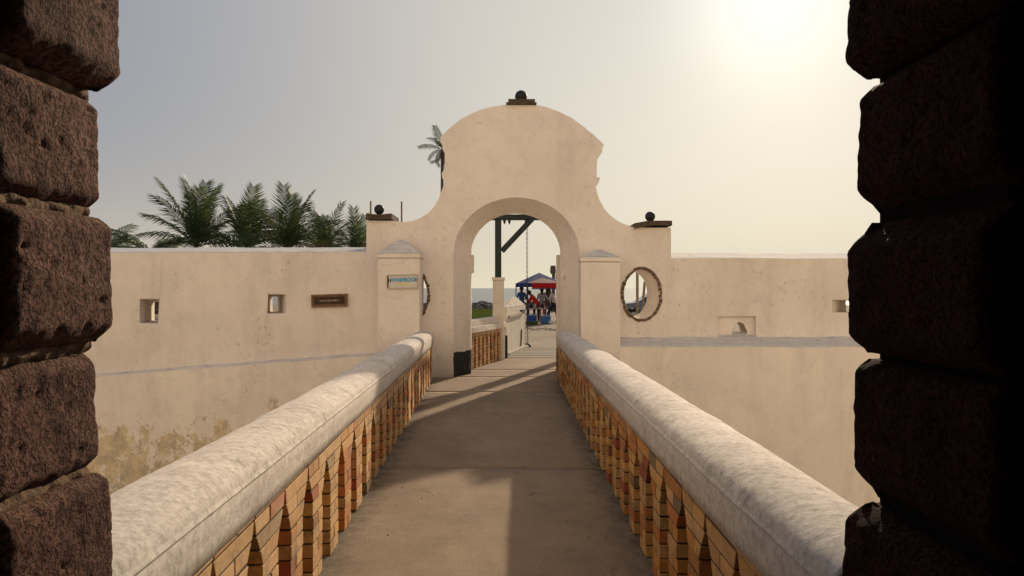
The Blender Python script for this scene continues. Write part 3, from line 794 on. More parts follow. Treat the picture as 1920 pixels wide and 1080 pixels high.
for (x0, z0, x1, z1) in ((-W/2-.004, -H/2-.004, W/2+.004, -H/2+e), (-W/2-.004, H/2-e, W/2+.004, H/2+.004), (-W/2-.004, -H/2+e, -W/2+e, H/2-e), (W/2-e, -H/2+e, W/2+.004, H/2-e)):
    MB().box((x0, -.034, z0), (x1, -.0225, z1)).build('frame', M['signframe'] if x0 > -W/2 or x1 > 0 else M['capstone'], sg)
text_mesh('WASHROOM', .096, 'lettering', M['blue'], sg, (.035, -.0245, .028), sx=.82)
# two tiny figures before the word
for sx_ in (-.026, .006):
    mb = MB().sphere((0, 0, .026), .0085, 8, 6, 1, .3).add([(-.009, 0, .016), (.009, 0, .016), (.012, 0, -.006), (.005, 0, -.028), (-.005, 0, -.028), (-.012, 0, -.006)], [(0, 1, 2, 3, 4, 5)])
    mb.build('figure_symbol', M['ink'], sg).location = (-.218+sx_, -.0245, .018)
MB().box((-.11, -.0245, -.052), (.13, -.0226, -.034)).build('underline', M['yellow'], sg)
a = P(585, 576, DW); b = P(652, 551, DW); cx, cz = (a.x+b.x)/2, (a.z+b.z)/2; W, H = b.x-a.x, b.z-a.z-.01
pq = empty('wall_plaque', (cx, DW-.002, cz), 'brown carved wooden plaque with stepped frame on the left wall', 'plaque'); pq.rotation_euler[1] = R(-1.8)
M['plaque'] = plain('carved_brown_wood', (.20, .115, .065), .7, .35, 14, bump=.4); M['plaque2'] = plain('dark_carved_wood', (.055, .034, .024), .7, .3, 14)
MB().box((-W/2, -.02, -H/2), (W/2, 0, H/2)).build('backboard', M['plaque'], pq, bevel=.003)
for k, (ins, wd, pr_, mt) in enumerate(((.0, .030, .055, 'plaque'), (.034, .014, .038, 'plaque'), (.052, .022, .03, 'plaque2'))):
    mb = MB(); x, z = W/2-ins, H/2-ins
    mb.box((-x, -pr_, -z), (x, -.0205, -z+wd)).box((-x, -pr_, z-wd), (x, -.0205, z)).box((-x, -pr_, -z+wd+.0005), (-x+wd, -.0205, z-wd-.0005)).box((x-wd, -pr_, -z+wd+.0005), (x, -.0205, z-wd-.0005))
    mb.build('frame', M[mt], pq, bevel=.003)
MB().box((-W/2+.06, -.0235, -H/2+.06), (W/2-.06, -.0205, H/2-.06)).build('carved_field', M['plaque2'], pq)
M['relief'] = plain('worn_relief_paint', (.34, .27, .20), .7, .3, 40)
mb = MB(); x = -.17; rq = random.Random(11)
while x < .17:
    w_ = rq.uniform(.008, .02); h_ = rq.uniform(.012, .02); mb.box((x, -.034, -h_), (x+w_, -.024, h_)); x += w_+rq.uniform(.006, .014)
mb.build('carved_relief', M['relief'], pq)

# ================================================================== fort doorway we look out of
fort = empty('fort_doorway', (0, 2.0, 0), 'dark rusticated stone doorway framing the view on both sides', 'doorway')
def FT(o): o.parent = fort; o.location = Vector(o.location)-fort.location; return o
def stone(x_near, x_far, y0, y1, z0, z1, side, chb=.03, cht=.03, seed=0, tilt=0., mt='lava'):
    """dressed block of the reveal: visible face at x (runs x_near -> x_far over y0..y1), body goes outward by .55"""
    n_y, n_z, rad = 44, 34, .035
    v = []; f = []
    T = .5
    def pt(u, vv):          # u along the wrap: inner face then the outer (far) face; vv height 0..1
        Lf = y1-y0; tot = Lf+.30
        s = u*tot
        z = z0+(z1-z0)*vv
        # chamfer at the courses
        hb = (z-z0); ht = (z1-z); k = 0
        if hb < chb: k = (1-hb/chb)**1.35*chb
        if ht < cht: k = max(k, (1-ht/cht)**1.35*cht)
        if s < Lf-rad:
            y = y0+s; x = x_near+(x_far-x_near)*(s/Lf); nx, ny = -side, 0
            if s < .03: k += (1-math.sqrt(1-(1-s/.03)**2))*.02
        elif s < Lf+rad*.57:
            a = (s-(Lf-rad))/(rad*1.57)*math.pi/2
            x = x_far+side*rad*(1-math.cos(a)); y = y1-rad+rad*math.sin(a); nx, ny = -side*math.cos(a), math.sin(a)
        else:
            q = s-(Lf+rad*.57); x = x_far+side*(rad+q); y = y1; nx, ny = 0, 1
        p = Vector((x, y, z+tilt*(y-y0)))
        h = .011*nz((p.x*4+seed, p.y*4, p.z*4), 1)+.006*nz((p.x*14, p.y*14+seed, p.z*14), 1)+.0035*nz((p.x*40, p.y*40, p.z*40), 1)
        pit = max(0, nz((p.x*36+seed, p.y*36, p.z*36), 1)-.34)*.02
        return p+Vector((nx, ny, 0))*(h-pit-k)
    nu = 70
    for i in range(nu+1):
        for j in range(n_z+1): v.append(pt(i/nu, j/n_z))
    for i in range(nu):
        for j in range(n_z):
            a = i*(n_z+1)+j; f.append((a, a+n_z+1, a+n_z+2, a+1))
    # close top, bottom, ends towards an inner line
    xb = x_far+side*(T-.1); base = len(v)
    v += [(xb, y0+.02, z0), (xb, y0+.02, z1), (xb, y1-.03, z0), (xb, y1-.03, z1)]
    bot = [i*(n_z+1) for i in range(nu+1)]; top = [i*(n_z+1)+n_z for i in range(nu+1)]
    f.append(tuple(bot+[base+2, base])); f.append(tuple(top[::-1]+[base+1, base+3]))
    f.append(tuple([j for j in range(n_z, -1, -1)]+[base, base+1])); f.append(tuple([nu*(n_z+1)+j for j in range(n_z+1)]+[base+3, base+2]))
    f.append((base, base+2, base+3, base+1))
    o = MB().add(v, f).build('stone', M[mt], smooth=True); FT(o)
    for pg in o.data.polygons:
        if len(pg.vertices) > 4 or max(pg.vertices) >= base: pg.use_smooth = False
    return o
YN, YF = 1.42, 1.80
def xs_at(px): return (px-960)/F*(YF-.02)
Zj = lambda py: EYE-(py-540)/F*1.77
# left: (edge px top, y of lower joint, y of upper joint, ...)
left_courses = [(214, 886, 1130), (187, 652, 882), (219, 409, 640), (195, 182, 396), (229, -60, 174), (205, -320, -70), (218, 1136, 1400), (200, 1405, 1660)]
for k, (px, yt, yb) in enumerate(left_courses):
    xf = xs_at(px)-.004
    stone(xf-.006, xf, YN, YF, Zj(yb), Zj(yt), -1, (.040, .034, .045, .036, .050)[k % 5], (.026, .045, .030, .036, .028)[k % 5], seed=k*3.1)
right_courses = [(1578, 938, 1160), (1598, 672, 926), (1583, 420, 660), (1603, 163, 406), (1585, -90, 152), (1600, -330, -100), (1590, 1170, 1400), (1596, 1405, 1660)]
for k, (px, yt, yb) in enumerate(right_courses):
    xf = xs_at(px)+.004
    stone(xf+.004, xf, 1.27, YF, Zj(yb), Zj(yt), 1, (.05, .068, .045, .066, .05)[k % 5], (.048, .034, .068, .03, .05)[k % 5], seed=50+k*2.7, mt='shaded_lava')
# mortar core behind the stones
FT(MB().box((-1.62, YN+.03, -4.3), (xs_at(160), YF-.04, 3.0)).build('mortar', M['joint']))
for py in (178, 402, 646, 886):      # squeezed-out pointing in each open joint
    mb = MB(); zc_ = Zj(py); n_ = 46; v = []; f = []
    for i in range(n_+1):
        y = YN+.03+(YF-YN-.06)*i/n_
        for j in range(7):
            z = zc_+(j-3)*.0065; x = xs_at(160)+.018*(1-((j-3)/3.4)**2)+.014*nz((y*22, z*40, py))+.006*nz((y*60, z*80, py))
            v.append((x, y, z))
    for i in range(n_):
        for j in range(6): f.append((i*7+j, (i+1)*7+j, (i+1)*7+j+1, i*7+j+1))
    o = FT(mb.add(v, f).build('pointing', M['joint'], smooth=True))
FT(MB().box((xs_at(1640), 1.30, -4.3), (1.5, YF-.045, 3.0)).build('mortar', M['shaded_mortar']))
# facade, lintel and passage around the viewer
M['unseen_facade'] = plaster('paled_limewash_unseen_facade', (.80, .725, .62))
FT(MB().box((-22, .9, -4.4), (-1.625, YF-.04, 11)).box((1.505, .9, -4.4), (22, YF-.04, 11)).box((-1.62, .9, 3.0), (1.5, YF-.04, 11)).build('unseen_facade', M['unseen_facade']))  # facade out of view, made taller, wider and paler to bounce sun
FT(MB().box((-1.62, .65, 2.5), (1.5, .88, 3.1)).build('lintel', M['passage']))
pw = MB().box((-1.9, -6, -.3), (-1.6, .9, 3.1)).box((1.32, -6, -.3), (1.62, 1.24, 3.1)).box((-1.9, -6.3, -.3), (1.62, -6, 3.1)).box((-1.9, -6.3, 3.1), (1.62, .88, 3.4))
FT(pw.build('passage_walls', M['passage']))
FT(MB().box((-1.9, -6.3, -.35), (1.62, 1.19, -.01)).build('passage_floor', M['concrete']))
FT(MB().box((-1.45, 1.19, -4.4), (1.45, 1.76, -.23)).build('sill', M['passage']))
# timber door leaf folded back on the right
dr = empty('wooden_door', (.95, .9, 0), 'black timber door leaf folded back at the right edge of the photo', 'door')
for i in range(3):
    o = MB().box((.85, .36+i*.29, .02), (.92, .64+i*.29, 2.6)).build('plank', M['darkwood'], dr, bevel=.008); o.location = -dr.location
for z in (.6, 2.3):
    o = MB().box((.835, .37, z), (.8485, 1.21, z+.09)).build('iron_strap', M['iron'], dr, bevel=.003); o.location = -dr.location

# ================================================================== poles, props, car seen through the openings
M['polewood'] = plain('weathered_pole', (.16, .13, .095), .9, .3, 10)
for px, yt, yb, lab in ((695, 377, 470, 'thin pole rising beside the left ball finial'), (753, 378, 470, 'thin pole rising over the left curved shoulder of the gateway')):
    d = DB+1.2; tag(MB().tube([P(px, 560, d), P(px, yt, d)], .018, 8).build('thin_pole', M['polewood']), lab, 'pole')
    bpy.data.objects[-1] if False else None
def prop(p0, p1, r, lab):
    tag(MB().beam(p0, p1, r, r, (0, 1, 0)).build('timber_prop', M['polewood'], bevel=.006), lab, 'timber')
prop(P(1195, 640, 15.1), P(1195, 508, 15.1), .05, 'upright timber behind the right oval opening')
prop(P(1199, 640, 14.9), P(1209, 528, 14.75), .045, 'leaning timber behind the right oval opening')
prop(P(790, 640, 15.1), P(792, 500, 15.1), .06, 'dark timber glimpsed in the half hidden left oval opening')

def car(loc, rz, label):
    t = empty('parked_car', loc, label, 'car'); t.rotation_euler[2] = rz
    M['carpaint'] = plain('blue_grey_car_paint', (.13, .17, .22), .3, .05, 3, .2); M['glass'] = plain('dark_glass', (.05, .06, .07), .1, .05); M['tyre'] = plain('black_tyre', (.02, .02, .02), .9, .1); M['hub'] = plain('steel_rim', (.35, .35, .35), .35, .1, 5, .6)
    side = [(-2.1, .30), (-2.12, .72), (-2.0, .86), (-1.45, .92), (1.0, .98), (1.75, .90), (2.1, .74), (2.16, .5), (2.1, .3)]
    cab = [(-1.75, .9), (-1.3, 1.38), (-.2, 1.46), (.5, 1.38), (1.15, .96)]
    def pr(o, w0, w1, nm, m, w2_=None):
        n = len(o); v = [(x, -w0 if z < 1.1 else -w1, z) for x, z in o]+[(x, w0 if z < 1.1 else w1, z) for x, z in o]
        return MB().add(v, [tuple(range(n)), tuple(range(n, 2*n))[::-1]]+[(i, i+n, (i+1) % n+n, (i+1) % n) for i in range(n)]).build(nm, m, t, bevel=.04)
    body = pr(side, .84, .84, 'body', M['carpaint'])
    cut = [MB().tube([(x, -1, .33), (x, 1, .33)], .38, 20).build('cutter') for x in (-1.35, 1.35)]
    body.location = (0, 0, 0)
    for c in cut: c.parent = t
    boolean(body, cut)
    pr(cab, .80, .66, 'cabin', M['glass'])
    MB().hexa([(-1.3, -.665, 1.385), (.48, -.665, 1.385), (.48, .665, 1.385), (-1.3, .665, 1.385), (-1.2, -.6, 1.46), (.3, -.6, 1.47), (.3, .6, 1.47), (-1.2, .6, 1.46)]).build('roof', M['carpaint'], t, bevel=.02)
    for x in (-1.35, 1.35):
        for y in (-.76, .76):
            w_ = MB().tube([(x, y-.1, .33), (x, y+.1, .33)], .33, 22).build('wheel', M['tyre'], t, bevel=.02)
            MB().tube([(x, y-.108, .33), (x, y+.108, .33)], .19, 14).build('rim', M['hub'], w_)
    for y in (-.62, .62): MB().sphere((2.08, y, .68), .11, 10, 7, .5, 1.2, .8).build('headlight', M['hub'], t, smooth=True)
car((7.0, 35.5, -.03), R(180), 'blue grey parked car partly seen through the right oval opening')

# ================================================================== tent and people
M['tblue'] = plain('blue_canvas', (.025, .05, .22), .8, .15, 3); M['tred'] = plain('red_canvas', (.62, .02, .022), .8, .15, 3); M['tpink'] = plain('pale_canvas', (.50, .33, .26), .8, .12, 3)
M['twhite'] = plain('white_canvas', (.75, .72, .66), .8, .05, 3); M['navy'] = plain('navy_steel', (.02, .025, .05), .6, .2, 5)
def canvas(mat_, AMT=.3):
    "a little sunlight passes through thin cloth"
    g = mat_.node_tree; b = g.nodes['Principled BSDF']; tr = g.nodes.new('ShaderNodeBsdfTranslucent'); mx = g.nodes.new('ShaderNodeMixShader'); mx.inputs[0].default_value = AMT
    out = g.nodes['Material Output']; g.links.new(b.inputs['Base Color'].links[0].from_socket, tr.inputs['Color'])
    g.links.new(b.outputs[0], mx.inputs[1]); g.links.new(tr.outputs[0], mx.inputs[2]); g.links.new(mx.outputs[0], out.inputs['Surface'])
for k in ('tblue', 'tred', 'tpink', 'twhite'): canvas(M[k])
zg = -.05
def TP(px, py, d): return P(px, py, d)
N = P(989, 531, 35.0); FLc = P(967.5, 530, 38.2); NR = P(1057, 530, 36.0)
FRc = FLc+(NR-N); 
ze = 1.84
for q in (N, FLc, NR, FRc): q.z = ze
tn = empty('market_tent', ((N.x+FRc.x)/2, (N.y+FRc.y)/2, zg), 'blue and red canopy tent with vendors beneath it beyond the drawbridge', 'tent')
def TN(o): o.parent = tn; o.location = Vector(o.location)-tn.location; return o
pk = (N+FLc+NR+FRc)/4; pk.z = 2.36
vd = Vector((0, 0, -.2))
def tri(name, pts, m):
    n = len(pts); nrm_ = (pts[1]-pts[0]).cross(pts[2]-pts[0]).normalized()*.006
    v = list(pts)+[p-nrm_ for p in pts]
    f = [tuple(range(n)), tuple(range(n, 2*n))[::-1]]+[(i, i+n, (i+1) % n+n, (i+1) % n) for i in range(n)]
    return TN(MB().add(v, f).build(name, m))
tri('canopy_panel', [FLc, N, pk], M['tblue']); tri('canopy_panel', [NR, FRc, pk], M['twhite']); tri('canopy_panel', [FRc, FLc, pk], M['tblue'])
mid = (N+NR)/2; up = mid+(pk-mid)*.5
tri('canopy_panel', [N, NR, up], M['tpink']); tri('canopy_panel', [N, up, pk], M['tblue']); tri('canopy_panel', [up, NR, pk], M['tblue'])
tri('valance', [FLc+Vector((0, 0, -.002)), FLc+vd, N+vd, N+Vector((0, 0, -.002))], M['tblue'])
off = Vector((0, -.012, -.002)); sN = N+(NR-N)*.12
tri('valance', [N+off, N+off+vd, sN+off+vd, sN+off], M['tblue'])
tri('valance', [sN+off, sN+off+vd*1.25, NR+off+vd*1.25, NR+off], M['tred']); tri('valance', [sN+off+vd*1.27, sN+off+vd*1.5, NR+off+vd*1.5, NR+off+vd*1.27], M['tblue'])
tri('valance', [FLc+Vector((0, 0, -.002)), FRc+Vector((0, 0, -.002)), FRc+vd, FLc+vd], M['tblue'])
tri('valance', [NR+Vector((0, 0, -.002)), NR+vd, FRc+vd, FRc+Vector((0, 0, -.002))], M['twhite'])
for q, w_ in ((N, .09), (FLc, .05), (NR, .05), (FRc, .05)):
    TN(MB().box((q.x-w_/2, q.y-w_/2+.06, zg), (q.x+w_/2, q.y+w_/2+.06, ze-.01)).build('leg', M['navy']))

def person(name, joints, label, mats, scale=1., loc=(0, 0, 0), hair='hair', faceback=False, seed=0):
    """joints: dict of points in metres, standing figure 1.7 high facing -Y; mats: dict shirt, trousers, skin, shoe"""
    J = joints
    order = ['pelvis', 'waist', 'chest', 'neck', 'headb', 'headt', 'lsh', 'lel', 'lwr', 'lha', 'rsh', 'rel', 'rwr', 'rha', 'lhip', 'lkn', 'lan', 'lto', 'rhip', 'rkn', 'ran', 'rto']
    rad = dict(pelvis=.14, waist=.125, chest=.15, neck=.055, headb=.085, headt=.095, lsh=.07, lel=.043, lwr=.03, lha=.035, lhip=.1, lkn=.06, lan=.04, lto=.035)
    for k in list(rad):
        if k[0] == 'l' and k[1:] in ('sh', 'el', 'wr', 'ha', 'hip', 'kn', 'an', 'to'): rad['r'+k[1:]] = rad[k]
    ed = [('pelvis', 'waist'), ('waist', 'chest'), ('chest', 'neck'), ('neck', 'headb'), ('headb', 'headt'), ('chest', 'lsh'), ('lsh', 'lel'), ('lel', 'lwr'), ('lwr', 'lha'), ('chest', 'rsh'), ('rsh', 'rel'), ('rel', 'rwr'), ('rwr', 'rha'),
          ('pelvis', 'lhip'), ('lhip', 'lkn'), ('lkn', 'lan'), ('lan', 'lto'), ('pelvis', 'rhip'), ('rhip', 'rkn'), ('rkn', 'ran'), ('ran', 'rto')]
    me = bpy.data.meshes.new('body'); me.from_pydata([J[k] for k in order], [(order.index(a), order.index(b)) for a, b in ed], [])
    o = bpy.data.objects.new('tmp', me); C.objects.link(o)
    md = o.modifiers.new('skin', 'SKIN')
    for i, k in enumerate(order):
        r = rad[k]; me.skin_vertices[0].data[i].radius = (r, r*(.8 if k in ('pelvis', 'waist', 'chest') else 1)); me.skin_vertices[0].data[i].use_root = (k == 'pelvis')
    sb = o.modifiers.new('sub', 'SUBSURF'); sb.levels = 2
    bme = evaluated(o, 'body'); bpy.data.objects.remove(o)
    t = empty('person', loc, label, 'person'); t.scale = (scale,)*3
    bme.materials.clear()
    zones = ['skin', 'shirt', 'trousers', 'shoe']
    for z in zones: bme.materials.append(mats[z])
    seg = [(a, b, (1 if (a, b) in (('pelvis', 'waist'), ('waist', 'chest'), ('chest', 'lsh'), ('lsh', 'lel'), ('chest', 'rsh'), ('rsh', 'rel')) else 0 if a in ('chest', 'neck', 'headb', 'lel', 'rel', 'lwr', 'rwr') else 3 if a in ('lan', 'ran') else 2)) for a, b in ed]
    def dist(p, a, b):
        a = Vector(J[a]); b = Vector(J[b]); ab = b-a; s = max(0, min(1, (p-a).dot(ab)/ab.length_squared)); return (p-a-ab*s).length
    for pgn in bme.polygons:
        c = pgn.center; pgn.material_index = min(((dist(c, a, b)/(.12 if zz == 1 else .1), zz) for a, b, zz in seg))[1]
    bme.shade_smooth(); link('body', bme, None, t)
    # hair cap
    hc = (Vector(J['headb'])+Vector(J['headt']))/2; hd = (Vector(J['headt'])-Vector(J['headb'])).normalized()
    MB().sphere(hc+hd*.055+Vector((0, .018, 0)), .108, 12, 8, 1, 1.05, .95).build(hair, M['hair'] if hair == 'hair' else mats['hat'], t, smooth=True)
    # fingers
    for s_ in 'lr':
        h = Vector(J[s_+'ha']); wv = (h-Vector(J[s_+'wr'])).normalized(); sd = wv.cross(Vector((0, 1, 0))).normalized() if abs(wv.y) < .9 else Vector((1, 0, 0)); mb = MB()
        for i in range(4): b_ = h+sd*(i-1.5)*.018; mb.tube([b_, b_+wv*.045, b_+wv*(.075+.008*(i in (1, 2)))+Vector((0, -.012, -.01))], [.009, .008, .005], 6)
        mb.tube([h-sd*.03, h-sd*.055+wv*.03], [.01, .006], 6); mb.build('fingers', mats['skin'], t, smooth=True)
    return t
M['hair'] = plain('black_hair', (.012, .010, .009), .8, .2); M['skin'] = plain('brown_skin', (.10, .05, .032), .6, .1)
def shirt(n, c): return plain(n, c, .85, .15, 6)
def stand(**kw):
    J = dict(pelvis=(0, 0, .93), waist=(0, 0, 1.10), chest=(0, 0, 1.33), neck=(0, 0, 1.47), headb=(0, -.02, 1.55), headt=(0, -.02, 1.66),
             lsh=(.17, 0, 1.40), lel=(.22, .02, 1.12), lwr=(.21, -.10, .90), lha=(.21, -.14, .83), rsh=(-.17, 0, 1.40), rel=(-.22, .02, 1.12), rwr=(-.21, -.10, .90), rha=(-.21, -.14, .83),
             lhip=(.09, 0, .86), lkn=(.10, -.02, .48), lan=(.10, .02, .09), lto=(.11, -.13, .04), rhip=(-.09, 0, .86), rkn=(-.10, -.02, .48), ran=(-.10, .02, .09), rto=(-.11, -.13, .04))
    J.update(kw); return J
sh1 = shirt('blue_shirt', (.03, .10, .30)); sh2 = shirt('red_vest', (.62, .03, .02)); sh3 = shirt('pale_grey_shirt', (.38, .36, .38)); sh4 = shirt('dusty_white_shirt', (.50, .40, .36))
dk = shirt('dark_trousers', (.015, .016, .025)); pkk = shirt('pink_skirt_cloth', (.45, .17, .14)); shoe = shirt('black_shoe', (.02, .02, .02)); gry = shirt('grey_trousers', (.08, .08, .09))
def mset(s, tr): return dict(skin=M['skin'], shirt=s, trousers=tr, shoe=shoe, hat=s)
def at(px, d): p = P(px, 540, d); return (p.x, d, zg)
person('person', stand(lwr=(.05, -.22, 1.15), lha=(.0, -.26, 1.18)), 'person in a blue shirt standing at the left end under the tent', mset(sh1, dk), .98, at(978, 37.2))
bend = stand(waist=(.06, -.04, 1.07), chest=(.17, -.10, 1.24), neck=(.25, -.14, 1.34), headb=(.31, -.17, 1.38), headt=(.36, -.19, 1.48), lsh=(.2, .08, 1.32), rsh=(.16, -.26, 1.26), lel=(.36, .0, 1.08), lwr=(.44, -.12, .92), lha=(.46, -.17, .88), rel=(.32, -.34, 1.02), rwr=(.42, -.36, .88), rha=(.45, -.38, .82))
t = person('person', bend, 'person in a bright red vest bending over the stall table', mset(sh2, dk), 1., at(1005.5, 35.9)); t.scale = (-.98, .98, .98)
person('person', stand(lel=(.3, -.12, 1.14), lwr=(.42, -.28, 1.1), lha=(.48, -.33, 1.1)), 'person in a pale shirt and pink skirt beside the red vest', mset(sh3, pkk), .95, at(1016, 36.3))
stride = stand(waist=(-.04, 0, 1.08), chest=(-.12, 0, 1.27), neck=(-.19, 0, 1.38), headb=(-.24, -.02, 1.44), headt=(-.28, -.02, 1.54), lsh=(-.06, .15, 1.33), rsh=(-.16, -.16, 1.33), lel=(-.2, .2, 1.08), lwr=(-.38, .15, 1.0), lha=(-.45, .14, .98), rel=(-.28, -.22, 1.1), rwr=(-.46, -.2, 1.02), rha=(-.53, -.2, 1.0),
               lhip=(.05, .08, .86), lkn=(.08, .1, .48), lan=(.16, .1, .09), lto=(.03, .1, .04), rhip=(-.05, -.08, .86), rkn=(-.30, -.08, .50), ran=(-.42, -.08, .10), rto=(-.55, -.08, .05))
person('person', stride, 'striding person in a dusty white shirt and dark trousers at the right of the tent', mset(sh4, dk), 1., at(1040, 35.2))
person('person', stand(), 'person with an orange cap standing at the back of the tent', dict(mset(gry, gry), hat=shirt('orange_cap', (.5, .16, .03))), .97, at(1026, 38.0), hair='cap')
# stall table, coolers, bag
tb_ = empty('stall_table', at(1004, 35.4), 'folding table heaped with wares before the red vested person', 'table')
MB().box((-.35, -.2, .66), (.5, .2, .70)).build('tabletop', M['rail'], tb_, bevel=.005)
for x in (-.31, .46):
    for y in (-.16, .16): MB().box((x-.02, y-.02, 0), (x+.02, y+.02, .658)).build('leg', M['navy'], tb_)
M['darkware'] = plain('dark_ware', (.03, .02, .03), .6, .4); M['maroon'] = plain('maroon_ware', (.14, .03, .04), .6, .4)
for i, (x, m_) in enumerate(((-.22, 'darkware'), (-.03, 'rail'), (.14, 'maroon'), (.34, 'darkware'))):
    o = MB().tube([(0, 0, 0), (0, 0, .05), (0, 0, .14), (0, 0, .2)], [.05, .085, .07, .045], 12).build('pot', M[m_], smooth=True); bz = tb_.location
    o.location = (bz.x+x, bz.y, bz.z+.701); tag(o, ['dark round pot at the left end of the stall table', 'pale wooden pot second from the left on the stall table', 'maroon pot right of the pale pot on the stall table', 'dark pot at the right end of the stall table'][i], 'pot', 'pots on the stall table')
def cooler(px, d, w_, h_, m_, lab):
    l = at(px, d); t = empty('cooler_box', l, lab, 'cooler', 'blue coolers in front of the tent')
    MB().box((-w_/2, -.17, .01), (w_/2, .17, h_)).build('tub', M[m_], t, bevel=.02)
    MB().box((-w_/2-.015, -.185, h_+.003), (w_/2+.015, .185, h_+.05)).build('lid', M['coolerlid'], t, bevel=.012)
    mb = MB()
    for s_ in (-1, 1): mb.beam((s_*(w_/2+.018), -.08, h_*.7), (s_*(w_/2+.018), .08, h_*.7), .02, .03)
    mb.build('handle', M['coolerlid'], t)
M['cblue'] = plain('deep_blue_plastic', (.02, .06, .28), .45, .1); M['cblue2'] = plain('mid_blue_plastic', (.05, .13, .30), .45, .1); M['coolerlid'] = plain('pale_blue_lid', (.22, .30, .42), .45, .1)
cooler(998, 34.7, .42, .36, 'cblue', 'deep blue cooler box under the stall table'); cooler(1023, 34.6, .45, .34, 'cblue2', 'lighter blue cooler box beside the striding person')
def blob(name, c, r, m_, lab, cat, s=(1, 1, .7)):
    mb = MB().sphere(c, r, 14, 10, *s)
    for i, v in enumerate(mb.v): mb.v[i] = v+(v-Vector(c)).normalized()*r*.3*nz(v, 9)
    tag(mb.build(name, m_, smooth=True), lab, cat)
b_ = P(1034, 594, 34.0); blob('plastic_bag', (b_.x, b_.y, .04), .12, M['twhite'], 'crumpled pale plastic bag at the striding person\'s feet', 'bag', (1.1, .8, .9))
M['weed'] = plain('green_weed', (.09, .13, .03), .8, .3)
mb = MB(); rw_ = random.Random(4); c0 = P(994, 540, 33.2)
for i in range(160):
    a = rw_.uniform(0, 6.28); r = rw_.uniform(0, .3); l_ = rw_.uniform(.1, .25)
    p = Vector((c0.x+math.cos(a)*r, c0.y+math.sin(a)*r*.6, -.05)); tp = p+Vector((math.cos(a)*.1, math.sin(a)*.1, l_))
    mb.add([p+Vector((-.02, 0, 0)), p+Vector((.02, 0, 0)), tp], [(0, 1, 2)])
tag(mb.build('weed_clump', M['weed']), 'small green weed clump on the path in front of the tent', 'weeds')

# ================================================================== palms
def palm_mats():
    g = NG('palm_leaf'); c = g.ramp(g.noise(1.2, 5, .7), [(.3, (.036, .060, .024)), (.5, (.066, .100, .034)), (.72, (.15, .17, .055))])
    M['leaf'] = g.done(c, .5)
    g = NG('dry_palm_leaf'); c = g.ramp(g.noise(1.5, 5, .7), [(.3, (.09, .075, .04)), (.7, (.22, .17, .10))]); M['dryleaf'] = g.done(c, .7)
    M['trunk'] = plain('palm_trunk', (.16, .13, .10), .95, .35, 5, bump=.6)
    for k in ('leaf', 'dryleaf'): canvas(M[k], .28)
canvas(M['grass'], .4)
palm_mats()
def frond_mesh(L, droop, rp_, nl=46, leaf=.62, lw=.035, wind=.25, hang=.5):
    mb = MB(); pts = []
    N_ = 16
    pitch = 0.; x = z = 0.
    for i in range(N_+1):
        t = i/N_; pts.append(Vector((x, wind*L*t*t*.4, z)))
        pitch = -droop*t**1.4; x += L/N_*math.cos(pitch); z += L/N_*math.sin(pitch)
    mb.tube(pts, [max(.005, .035*(1-i/N_)**.8) for i in range(N_+1)], 4)
    for k in range(nl):
        t = .1+.9*k/nl; f = t*N_; i = min(N_-1, int(f)); p = pts[i].lerp(pts[i+1], f-i); tan = (pts[i+1]-pts[i]).normalized()
        side = tan.cross(Vector((0, 0, 1))).normalized(); upv = side.cross(tan)
        ll = leaf*(.45+.75*math.sin(math.pi*min(1, t*.85+.12)))*rp_.uniform(.85, 1.1)
        for s_ in (-1, 1):
            fw = .55+.5*t+rp_.uniform(-.12, .12)
            dr = (side*s_+tan*fw+upv*(.35-.2*t+rp_.uniform(-.15, .15))).normalized()
            m1 = p+dr*ll*.5; e_ = p+dr*ll+Vector((0, 0, -ll*hang*rp_.uniform(.6, 1.3)*(1-abs(dr.z)*.5)))+Vector((0, ll*.1, 0))
            wv = tan*lw*.5
            mb.add([p-wv*.6, p+wv*.6, m1+wv, m1-wv, e_], [(0, 1, 2, 3), (3, 2, 4)])
    me = mesh('frond', mb.v, mb.f); me.materials.append(M['leaf']); return me
rp_ = random.Random(21)
FR_M = [frond_mesh(3.9, dr_, rp_, nl=44, wind=wi, hang=hg, leaf=.98, lw=.075) for dr_, wi, hg in ((.55, .2, .5), (.8, -.2, .6), (1.5, .3, .8), (.3, .1, .35), (1.0, .4, .6))]
def palm(px, d, ytop_crown, label, nf=20, scale=1., seed=0, lean=.0, spread=1., trunk_r=.17, dry=0, up_min=.12, up_max=1.5, group='palms behind the left wall'):
    """crown centre seen at px, ytop_crown"""
    c = P(px, ytop_crown, d); rs_ = random.Random(seed)
    t = empty('palm_tree', (c.x-lean*c.z, d, -.05), label, 'palm tree', group)
    H = c.z+.05; pts = [(lean*H*(k/8)**1.6, 0, H*k/8) for k in range(9)]
    MB().tube(pts, [trunk_r*(1.25-.45*k/8) for k in range(9)], 10).build('trunk', M['trunk'], t, smooth=True)
    az0 = rs_.uniform(0, 6.28)
    for i in range(nf):
        az = az0+i*2.39996+rs_.uniform(-.45, .45); fr_ = (i+.5)/nf
        el = up_max+(up_min-up_max)*fr_**1.15+rs_.uniform(-.12, .12)
        me = FR_M[(0 if el > .9 else rs_.choice((0, 1, 4)) if el > .3 else rs_.choice((1, 2)))] if el < 1.15 else FR_M[3]
        o = bpy.data.objects.new('frond', me); C.objects.link(o); o.parent = t; o.location = (lean*H, 0, H)
        o.rotation_euler = (rs_.uniform(-.35, .35), -el, az*spread); s_ = scale*rs_.uniform(.8, 1.12); o.scale = (s_, s_*rs_.choice((-1, 1)), s_)
        if i >= nf-dry: o.material_slots[0].link = 'OBJECT'; o.material_slots[0].material = M['dryleaf']
palm(368, 45, 462, 'tallest and fullest of the green palms above the left wall', 19, 1.06, 3)
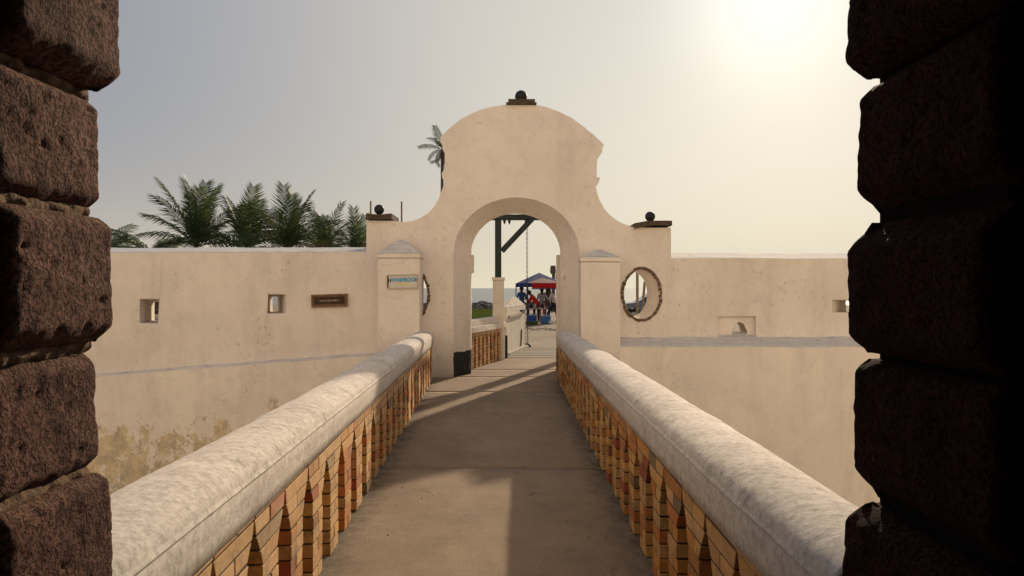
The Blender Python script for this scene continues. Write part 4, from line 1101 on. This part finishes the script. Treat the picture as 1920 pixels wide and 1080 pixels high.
palm(462, 47, 470, 'palm with a narrow upright crown right of the fullest palm', 14, .98, 14, up_min=.25)
palm(541, 46, 470, 'palm with pointed upright crown in the middle of the palm row', 15, .98, 31, up_min=.25)
palm(608, 50, 478, 'smaller yellowish palm third from the gateway pedestal', 14, .88, 8, dry=3, up_min=.2)
palm(668, 48, 486, 'low palm directly left of the gateway pedestal', 12, .82, 44, dry=2, up_min=.25)
palm(296, 47, 492, 'low palm spreading feathered fronds at the left of the row', 13, .95, 17, up_max=.8)
palm(190, 52, 478, 'palm peeping out beside the left stone jamb', 13, .8, 23, dry=2, up_max=.9)
# tall lone palm behind the gate
palm(829, 62, 280, 'tall thin ragged coconut palm rising behind the gateway gable', 15, .50, 5, lean=-.0, trunk_r=.14, dry=9, up_min=-1.7, up_max=1.2, group=None)
# bare palm stumps past the tent
for px, yt, lab in ((1037, 498, 'bare palm stump rising over the right of the tent'), (1047, 512, 'shorter bare palm stump at the edge of the right jamb')):
    d = 52; t = empty('palm_stump', (P(px, 540, d).x, d, -.05), lab, 'palm stump'); H = P(px, yt, d).z+.05
    MB().tube([(0, 0, 0), (.03, 0, H*.8), (0, 0, H*.86), (0, 0, H)], [.13, .11, .22, .16], 9).build('trunk', M['trunk'], t, smooth=True)
    for k in range(5):
        a = k*1.3; MB().tube([(0, 0, H*.9), (.18*math.cos(a), .18*math.sin(a), H*.97), (.26*math.cos(a), .26*math.sin(a), H*.93)], [.05, .035, .01], 6).build('leaf_stub', M['dryleaf'], t)

# ================================================================== small litter on the walkway
M['litter'] = plain('dry_litter', (.06, .045, .03), .9, .5, 30)
mb = MB(); rl = random.Random(12)
for i in range(170):
    y = rl.uniform(2.2, 12.5); e = abs(rl.gauss(0, .22)); x = (XL(y)+.03+e) if rl.random() < .5 else (XR-.03-e)
    if i % 6 == 0: x = rl.uniform(XL(y)+.2, XR-.2)
    r = rl.uniform(.002, .007); a = rl.uniform(0, 6.28)
    u = Vector((math.cos(a), math.sin(a), 0))*r*rl.uniform(1, 2); v = Vector((-math.sin(a), math.cos(a), 0))*r
    c0 = Vector((x, y, .002)); h = Vector((0, 0, r*.9))
    mb.add([c0-u, c0+v, c0+u, c0-v, c0+h], [(0, 1, 4), (1, 2, 4), (2, 3, 4), (3, 0, 4), (3, 2, 1, 0)])
tag(mb.build('grit', M['litter']), 'dark grit and dry crumbs gathered along the edges of the walkway', 'grit', kind='stuff')
